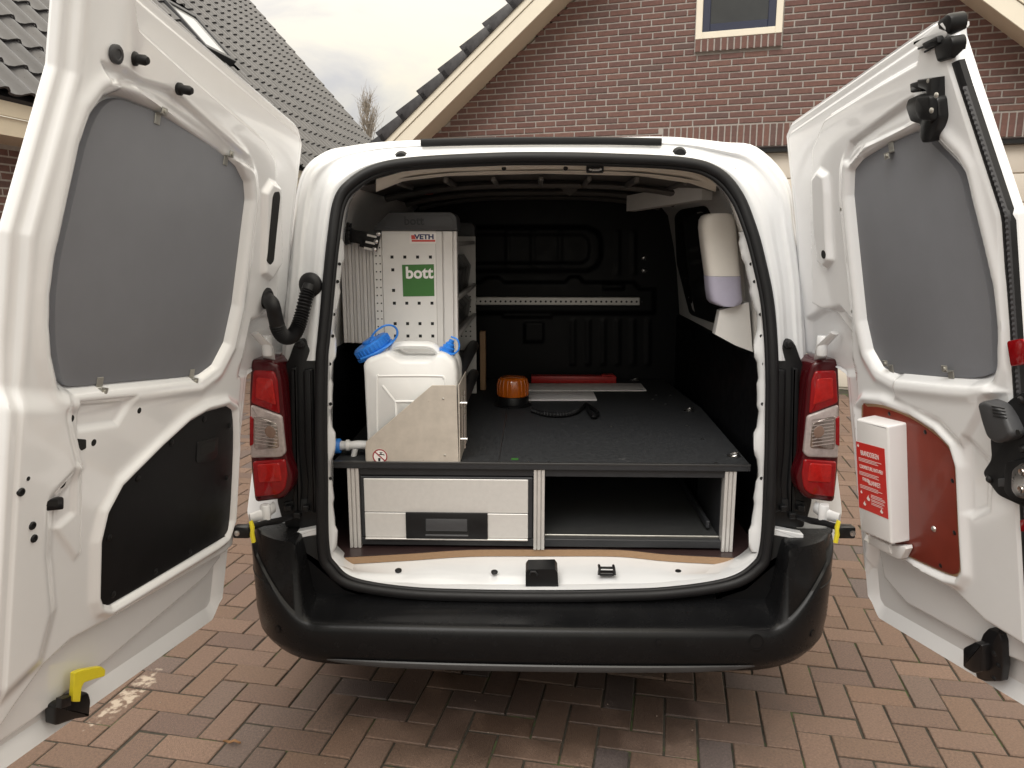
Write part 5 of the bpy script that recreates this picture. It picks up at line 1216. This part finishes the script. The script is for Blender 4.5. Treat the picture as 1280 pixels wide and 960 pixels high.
c2_ = Jp(559, 439, YJ + .03); ax2 = np.array([.40, -.1, .9]); ax2 /= np.linalg.norm(ax2)
cp2 = MB().lathe(c2_, ax2, [(.026, -.004), (.027, .0), (.026, .004), (.019, .005), (.020, .016), (.015, .018), (.014, .028), (.009, .030), (.008, .040), (.001, .041)], 20).build('cap', 'blue_cap', jc, 35)
MB().tube(catmull([Jp(564, 421, YJ), Jp(571, 424, YJ - .01), Jp(574, 431, YJ - .01), Jp(572, 439, YJ - .01), Jp(564, 443, YJ - .01), Jp(553, 438, YJ - .01)], 5), .003, 6).build('strap', 'blue_cap', cp2, 60)
# tap
ty = .36; tap = MB().tube([onY(462, 556, ty), onY(448, 556, ty), onY(440, 556.5, ty), onY(426, 557, ty)], [.013, .0145, .0135, .015], 14).build('tap', 'jerry_tap', jc, 40)
MB().tube([onY(445, 558, ty), onY(442, 570, ty), onY(440.5, 578.5, ty)], [.010, .009, .0085], 12).build('spout', 'jerry_tap', tap, 40)
MB().lathe(onY(426, 557.5, ty), (-1, 0, 0), [(.022, 0), (.024, .003), (.024, .020), (.021, .023), (.001, .023)], 20).build('tap_knob', 'blue_cap', tap, 35)
MB().lathe(onY(437, 556.5, ty), (-1, 0, 0), [(.017, 0), (.018, .003), (.018, .010), (.016, .012)], 18).build('tap_collar', 'jerry_tap', tap, 35)
# holder
YH = .293; Hp = lambda a, b_, y=YH: onY(a, b_, y)
hd_ = thing('jerrycan_holder', (Hp(515, 560)[0], .43, DZ), 'brushed metal holder with slanted front edge around the jerrycan', 'holder')
zb0 = DZ + .001
fr = [Hp(457.5, 552), Hp(540, 481.5), Hp(570.5, 481.3), Hp(573.3, 560), Hp(457.5, 560)]
fr[3][2] = zb0; fr[4][2] = zb0
MB().prism(fr, (0, -.003, 0), .0008, 1).build('front_sheet', 'holder_sheet', hd_, 0)
xR_ = Hp(573.3, 560)[0] + .001
MB().prism([(xR_, YH, zb0), (xR_, .540, zb0), (xR_, .540, fr[2][2]), (xR_, YH, fr[2][2])], (.003, 0, 0)).build('side_sheet', 'holder_sheet', hd_, 0)
xL_ = fr[0][0]
MB().prism([(xL_, YH, zb0), (xL_, .540, zb0), (xL_, .540, zb0 + .05), (xL_, YH, zb0 + .05)], (-.003, 0, 0)).build('side_sheet', 'holder_sheet', hd_, 0)
for px, py in ((554, 498.5), (556, 569)): MB().lathe(Hp(px, py, YH - .003), (0, -1, 0), [(.0035, 0), (.0035, .001), (.001, .002)], 10).build('rivet', 'zinc', hd_)
for dx, z0_, z1__ in ((.010, .93, 1.075), (.018, .905, 1.09)):
    MB().tube([(xR_ + dx, YH + .012, z0_), (xR_ + dx, YH + .012, z1__)], .0028, 8).build('rod', 'steel', hd_)
for z in (.935, 1.05): MB().tube([(xR_, YH + .012, z), (xR_ + .026, YH + .012, z)], .005, 8).build('rod_stop', 'steel', hd_)
# no-drinking-water sticker
sc = Hp(475, 570.3, YH - .0035); rS = .0235
stk = MB().lathe(sc, (0, -1, 0), [(rS, 0), (rS, .0006)], 32).build('warning_sticker', 'white_print', hd_, 0)
MB().tube([sc + np.array([math.cos(q) * (rS - .002), -.0008, math.sin(q) * (rS - .002)]) for q in np.linspace(0, 2 * math.pi, 40, endpoint=False)], .0021, 6, True, flat=(.25, 1)).build('ring_mark', 'dark_red_print', stk, 0)
dg_ = np.array([.72, 0, -.69]); pp = np.array([.69, 0, .72])
MB().prism([sc + dg_ * a * rS + pp * b_ * .0018 + np.array([0, -.0010, 0]) for a, b_ in ((-.93, -1), (.93, -1), (.93, 1), (-.93, 1))], (0, -.0004, 0)).build('slash_mark', 'dark_red_print', stk, 0)
for pl_, nm in ((((-.006, -.005), (.0015, -.005), (.0006, -.014), (-.0052, -.014)), 'cup_mark'), (((-.003, .004), (.011, .004), (.011, .0005), (.0125, .0005), (.0125, .009), (.011, .006), (.0045, .007), (.0045, .010), (.008, .0105), (.008, .012), (-.001, .012), (-.001, .0105), (.0015, .010), (.0015, .007), (-.003, .006)), 'tap_mark')):
    MB().prism([sc + np.array([a * 1.1, -.0006, b_ * 1.1]) for a, b_ in pl_], (0, -.0003, 0)).build(nm, 'hole', stk, 0)

# ================================================================== THINGS ON THE DECK
bc = onZ(641, 506, DZ); bcn = thing('beacon', bc, 'amber rotating beacon with black base on the load deck', 'beacon')
MB().lathe(bc + np.array([0, 0, .001]), (0, 0, 1), [(.078, 0), (.078, .004), (.064, .008), (.062, .034), (.060, .038)], 32).build('base', 'black_plastic', bcn)
dm = MB().lathe(bc + np.array([0, 0, .039]), (0, 0, 1), [(.058, 0), (.064, .004), (.0655, .020), (.0645, .052), (.060, .070), (.052, .080), (.030, .084), (.001, .085)], 40).build('dome', 'amber', bcn)
for k in range(20):
    q = k / 20 * 2 * math.pi; d = np.array([math.cos(q), math.sin(q), 0])
    MB().tube([bc + d * .0650 + np.array([0, 0, .046]), bc + d * .0652 + np.array([0, 0, .09]), bc + d * .0585 + np.array([0, 0, .112])], .0022, 5).build('flute', 'amber', dm)
MB().lathe(bc + np.array([0, 0, .0395]), (0, 0, 1), [(.030, 0), (.030, .02), (.012, .022), (.012, .055), (.001, .056)], 16).build('reflector', 'zinc', bcn)
def deck_box(pts, h, name, m, label, cat, bev=.002, group=None):
    o = MB().prism([onZ(a, b_, DZ + .0012) for a, b_ in pts], (0, 0, h), bev).build(name, m)
    return tag(o, label, cat, group)
p0, p1 = onZ(664, 479.3, DZ), onZ(769, 477.6, DZ)
rb3 = thing('red_case', (p0 + p1) / 2, 'long flat red plastic case lying across the deck before the bulkhead', 'case')
MB().box((p0[0], p0[1], DZ + .001), (p1[0], p0[1] + .055, DZ + .036), .004, 2).build('body', 'red_plastic', rb3)
MB().box((p0[0] + .002, p0[1] - .0005, DZ + .022), (p1[0] - .002, p0[1] + .054, DZ + .024), .0).build('seam', 'dark_red_print', rb3, 0)
MB().box((p1[0] - .07, p0[1] + .01, DZ + .036), (p1[0] - .01, p0[1] + .05, DZ + .042), .002).build('catch', 'red_plastic', rb3)
deck_box([(661, 489.4), (808, 489), (801, 480.2), (661, 480.4)], .005, 'metal_plate', 'strip_plate', 'longer of two pale grey plates lying flat, next to the red case', 'plate', .001)
deck_box([(661, 501.2), (746, 501), (741.5, 491), (661, 491)], .007, 'metal_plate', 'strip_plate', 'shorter of two pale grey plates lying flat, next to the coiled lead', 'plate', .001)
cz = DZ + .012; cb = thing('coiled_lead', onZ(700, 515, DZ), 'black coiled electric lead lying on the load deck', 'lead')
pth = catmull([onZ(664, 512, cz), onZ(680, 517, cz), (onZ(700, 518.5, cz)), onZ(718, 515.5, cz), onZ(727, 510, cz)], 60)
cz_ = []
for i, p in enumerate(pth):
    q = i * 1.15; cz_.append(p + np.array([0, .0085 * math.cos(q), .0085 * math.sin(q) + .000]))
MB().tube(cz_, .0032, 5).build('coil', 'rubber', cb, 60)
MB().tube(catmull([onZ(727, 510, cz), onZ(733, 505, cz), onZ(741, 510, cz), onZ(747, 516, cz), onZ(742, 521, cz), onZ(737, 516, cz), onZ(734, 509, cz)], 6), .0075, 8).build('plug_end', 'black_plastic', cb, 60)
# red box under the roof at the left and the dispenser at the right pillar
rb4 = thing('red_roof_case', onY(505, 240, .85), 'dark red case strapped under the roof in the left corner', 'case')
a_, b_ = onY(474, 239, .85), onY(531, 222, .85); MB().box(a_, b_ + np.array([0, .25, 0]), .008, 2).build('body', 'red_plastic', rb4)
for f in (.25, .75): MB().box((lerp(a_[0], b_[0], f) - .008, a_[1] - .002, a_[2] - .002), (lerp(a_[0], b_[0], f) + .008, a_[1] + .252, b_[2] + .002), .001).build('strap', 'black_plastic', rb4)
dp = thing('soap_dispenser', onY(908, 383, .50), 'cream and lilac wall dispenser hanging inside the right rear pillar', 'dispenser')
def disp(rows_, name, m, par=dp):
    b = MB(); A = []
    for (xl2, xr2, py) in rows_:
        P, Q = onY(xl2, py, .44), onY(xr2, py, .44); c = (P + Q) / 2; hw = (Q[0] - P[0]) / 2; rr = []
        for k in range(29):
            q = k / 28 * 2 * math.pi; cs, sn = math.cos(q), math.sin(q); e_ = .55
            rr.append((c[0] + hw * math.copysign(abs(cs) ** e_, cs), .50 + .055 * math.copysign(abs(sn) ** e_, sn), c[2]))
        A.append(rr)
    b.grid(A); b.bm.faces.new([b.bm.verts.new(V(p)) for p in A[0]]); b.bm.faces.new([b.bm.verts.new(V(p)) for p in A[-1]])
    bmesh.ops.remove_doubles(b.bm, verts=b.bm.verts[:], dist=.0003); return b.build(name, m, par, 50)
disp([(889, 915, 266.5), (883, 920, 269), (880, 922, 274), (879, 924, 284), (882, 926, 310), (887, 929, 345.5)], 'cover', 'cream_tub')
disp([(886.5, 929.5, 345.8), (888, 930.5, 362), (890, 932, 376), (894, 930, 381), (901, 924, 383.5)], 'tub', 'purple_tub')
MB().box(onY(906, 390, .50), onY(926, 384, .50) + np.array([0, .03, 0]), .003).build('push_bar', 'zinc', dp)
MB().box(onY(900, 380, .56), onY(940, 272, .56) + np.array([.02, .01, 0]), .003).build('back_plate', 'cream_tub', dp)

# ================================================================== FIRE BLANKET BOX on the right door
tk = .052
bx_ = [D2.uz(1070, 523, tk), D2.uz(1109, 533, tk), D2.uz(1114, 681, tk), D2.uz(1075, 664, tk)]
u0, u1 = min(p[0] for p in bx_), max(p[0] for p in bx_); 
fbx = thing('fire_blanket_box', D2.P((u0 + u1) / 2, min(p[1] for p in bx_), .03), 'white plastic box with red fire blanket label mounted on the red board', 'box')
MB().prism([D2.P(u, z, .0055) for u, z in round_poly(bx_, .006)], D2.n * (tk - .0055), .006, 3).build('case', 'white_plastic', fbx, 40)
lbp = [D2.uz(1070.3, 551.5, tk), D2.uz(1105.8, 561, tk), D2.uz(1110.6, 649, tk), D2.uz(1074.3, 634, tk)]
lab = MB().prism([D2.P(u, z, tk + .0003) for u, z in lbp], D2.n * .0005).build('label', 'red_label', fbx, 0)
def lpt(a, b_):
    l_ = [D2.P(u, z, tk + .0012) for u, z in lbp]; return lerp(lerp(l_[0], l_[1], a), lerp(l_[3], l_[2], a), b_)
xd = lpt(1, .5) - lpt(0, .5); yd = lpt(.5, 0) - lpt(.5, 1); lw = np.linalg.norm(xd); lh = np.linalg.norm(yd)
print('label', lw, lh)
def ltext(s, a, b_, wfrac, hfrac, nm='label_lettering'):
    o = text_obj(nm, s, hfrac * lh * 1.35, lpt(a, b_), xd, yd, 'white_print', lab, depth=.0003, bold=.0001)
    me = o.data; X = np.array([v.co for v in me.vertices]); e_ = xd / lw; wd = (X @ e_).max() - (X @ e_).min(); k = wfrac * lw / wd
    for v in me.vertices:
        c = np.array(v.co); t_ = c @ e_; v.co = V(c + e_ * t_ * (k - 1))
    return o
ltext('BRANDDEKEN', .48, .15, .62, .075); ltext('COUVERTURE ANTI-FEU', .5, .355, .80, .055); ltext('FIRE', .30, .54, .22, .055); ltext('BLANKET', .60, .56, .42, .070)
fb = MB()
def fine(a0, a1, b_, t_=.007): fb.prism([lpt(a0, b_), lpt(a1, b_), lpt(a1, b_ + t_), lpt(a0, b_ + t_)], D2.n * .0002)
for b_ in (.225, .245, .265, .43, .45, .47, .63, .65, .67): fine(.08, random.uniform(.7, .92), b_)
for b_ in (.73, .75, .77, .80, .82, .85, .87): fine(.46, random.uniform(.82, .95), b_)
o = fb.build('small_print', 'white_print', lab, 0); o['kind'] = 'stuff'
for (a, b_, s_) in ((.12, .74, .05), (.36, .80, .085), (.22, .90, .07), (.80, .92, .07), (.08, .05, .05)):
    c = lpt(a, b_); e1_, e2_ = xd / lw, yd / lh
    MB().prism([c + e1_ * x * s_ * lh * .6 + e2_ * y * s_ * lh * .6 for x, y in ((-.9, -.2), (-.3, -.7), (.5, -.8), (.9, -.1), (.3, .2), (.2, 1), (-.3, .4))], D2.n * .0002).build('pictogram', 'white_print', lab, 0)
# open flap below the case
fl4 = [D2.uz(1082, 668, .01), D2.uz(1112, 682, .01), D2.uz(1136, 681, .004), D2.uz(1130, 696, .004), D2.uz(1104, 688, .01)]
MB().prism([D2.P(*D2.uz(a, b_, .03), .012) for a, b_ in ((1084, 668), (1110, 681), (1113, 692), (1104, 690), (1086, 680))], D2.n * .018, .003).build('flap', 'white_plastic', fbx, 40)
MB().prism([D2.P(*D2.uz(a, b_, .02), .008) for a, b_ in ((1110, 681), (1134, 682), (1135, 686), (1129, 698), (1124, 698), (1109, 691))], D2.n * .018, .003).build('flap', 'white_plastic', fbx, 40)
# ---- a dead leaf on the pavers
lp = onZ(290, 930, .004); lf = MB().grid([[lp + np.array([a, b_ * .6 * (1 - (a / .03) ** 2), .004 + .006 * abs(b_ / .012) + .003 * math.sin(a * 200)]) for b_ in (-.012, -.005, 0, .005, .012)] for a in np.linspace(-.028, .028, 9)]).build('dead_leaf', 'leaf_brown', None, 60)
tag(lf, 'small curled brown leaf lying on the brick pavers', 'leaf')

# ---- loose grit on the driveway
gv = [(0, 0, 1), (.9, 0, -.4), (-.5, .8, -.4), (-.5, -.8, -.4)]; gf = [(0, 1, 2), (0, 2, 3), (0, 3, 1), (1, 3, 2)]; gm = []
for k in range(420):
    x, y = random.uniform(-2.2, 2.4), random.uniform(-.3, 2.6); r = random.choice((.0012, .0016, .002, .003))
    if abs(x) < .9 and y > .6: continue
    gm.append(Matrix.Translation((x, y, r * .4)) @ Matrix.Rotation(random.random() * 6, 4, 'Z') @ Matrix.Scale(r, 4))
grit = joined('loose_grit', gv, gf, gm, 'sand_grain', None); tag(grit, 'fine pale grit scattered over the brick pavers', 'grit', kind='stuff')
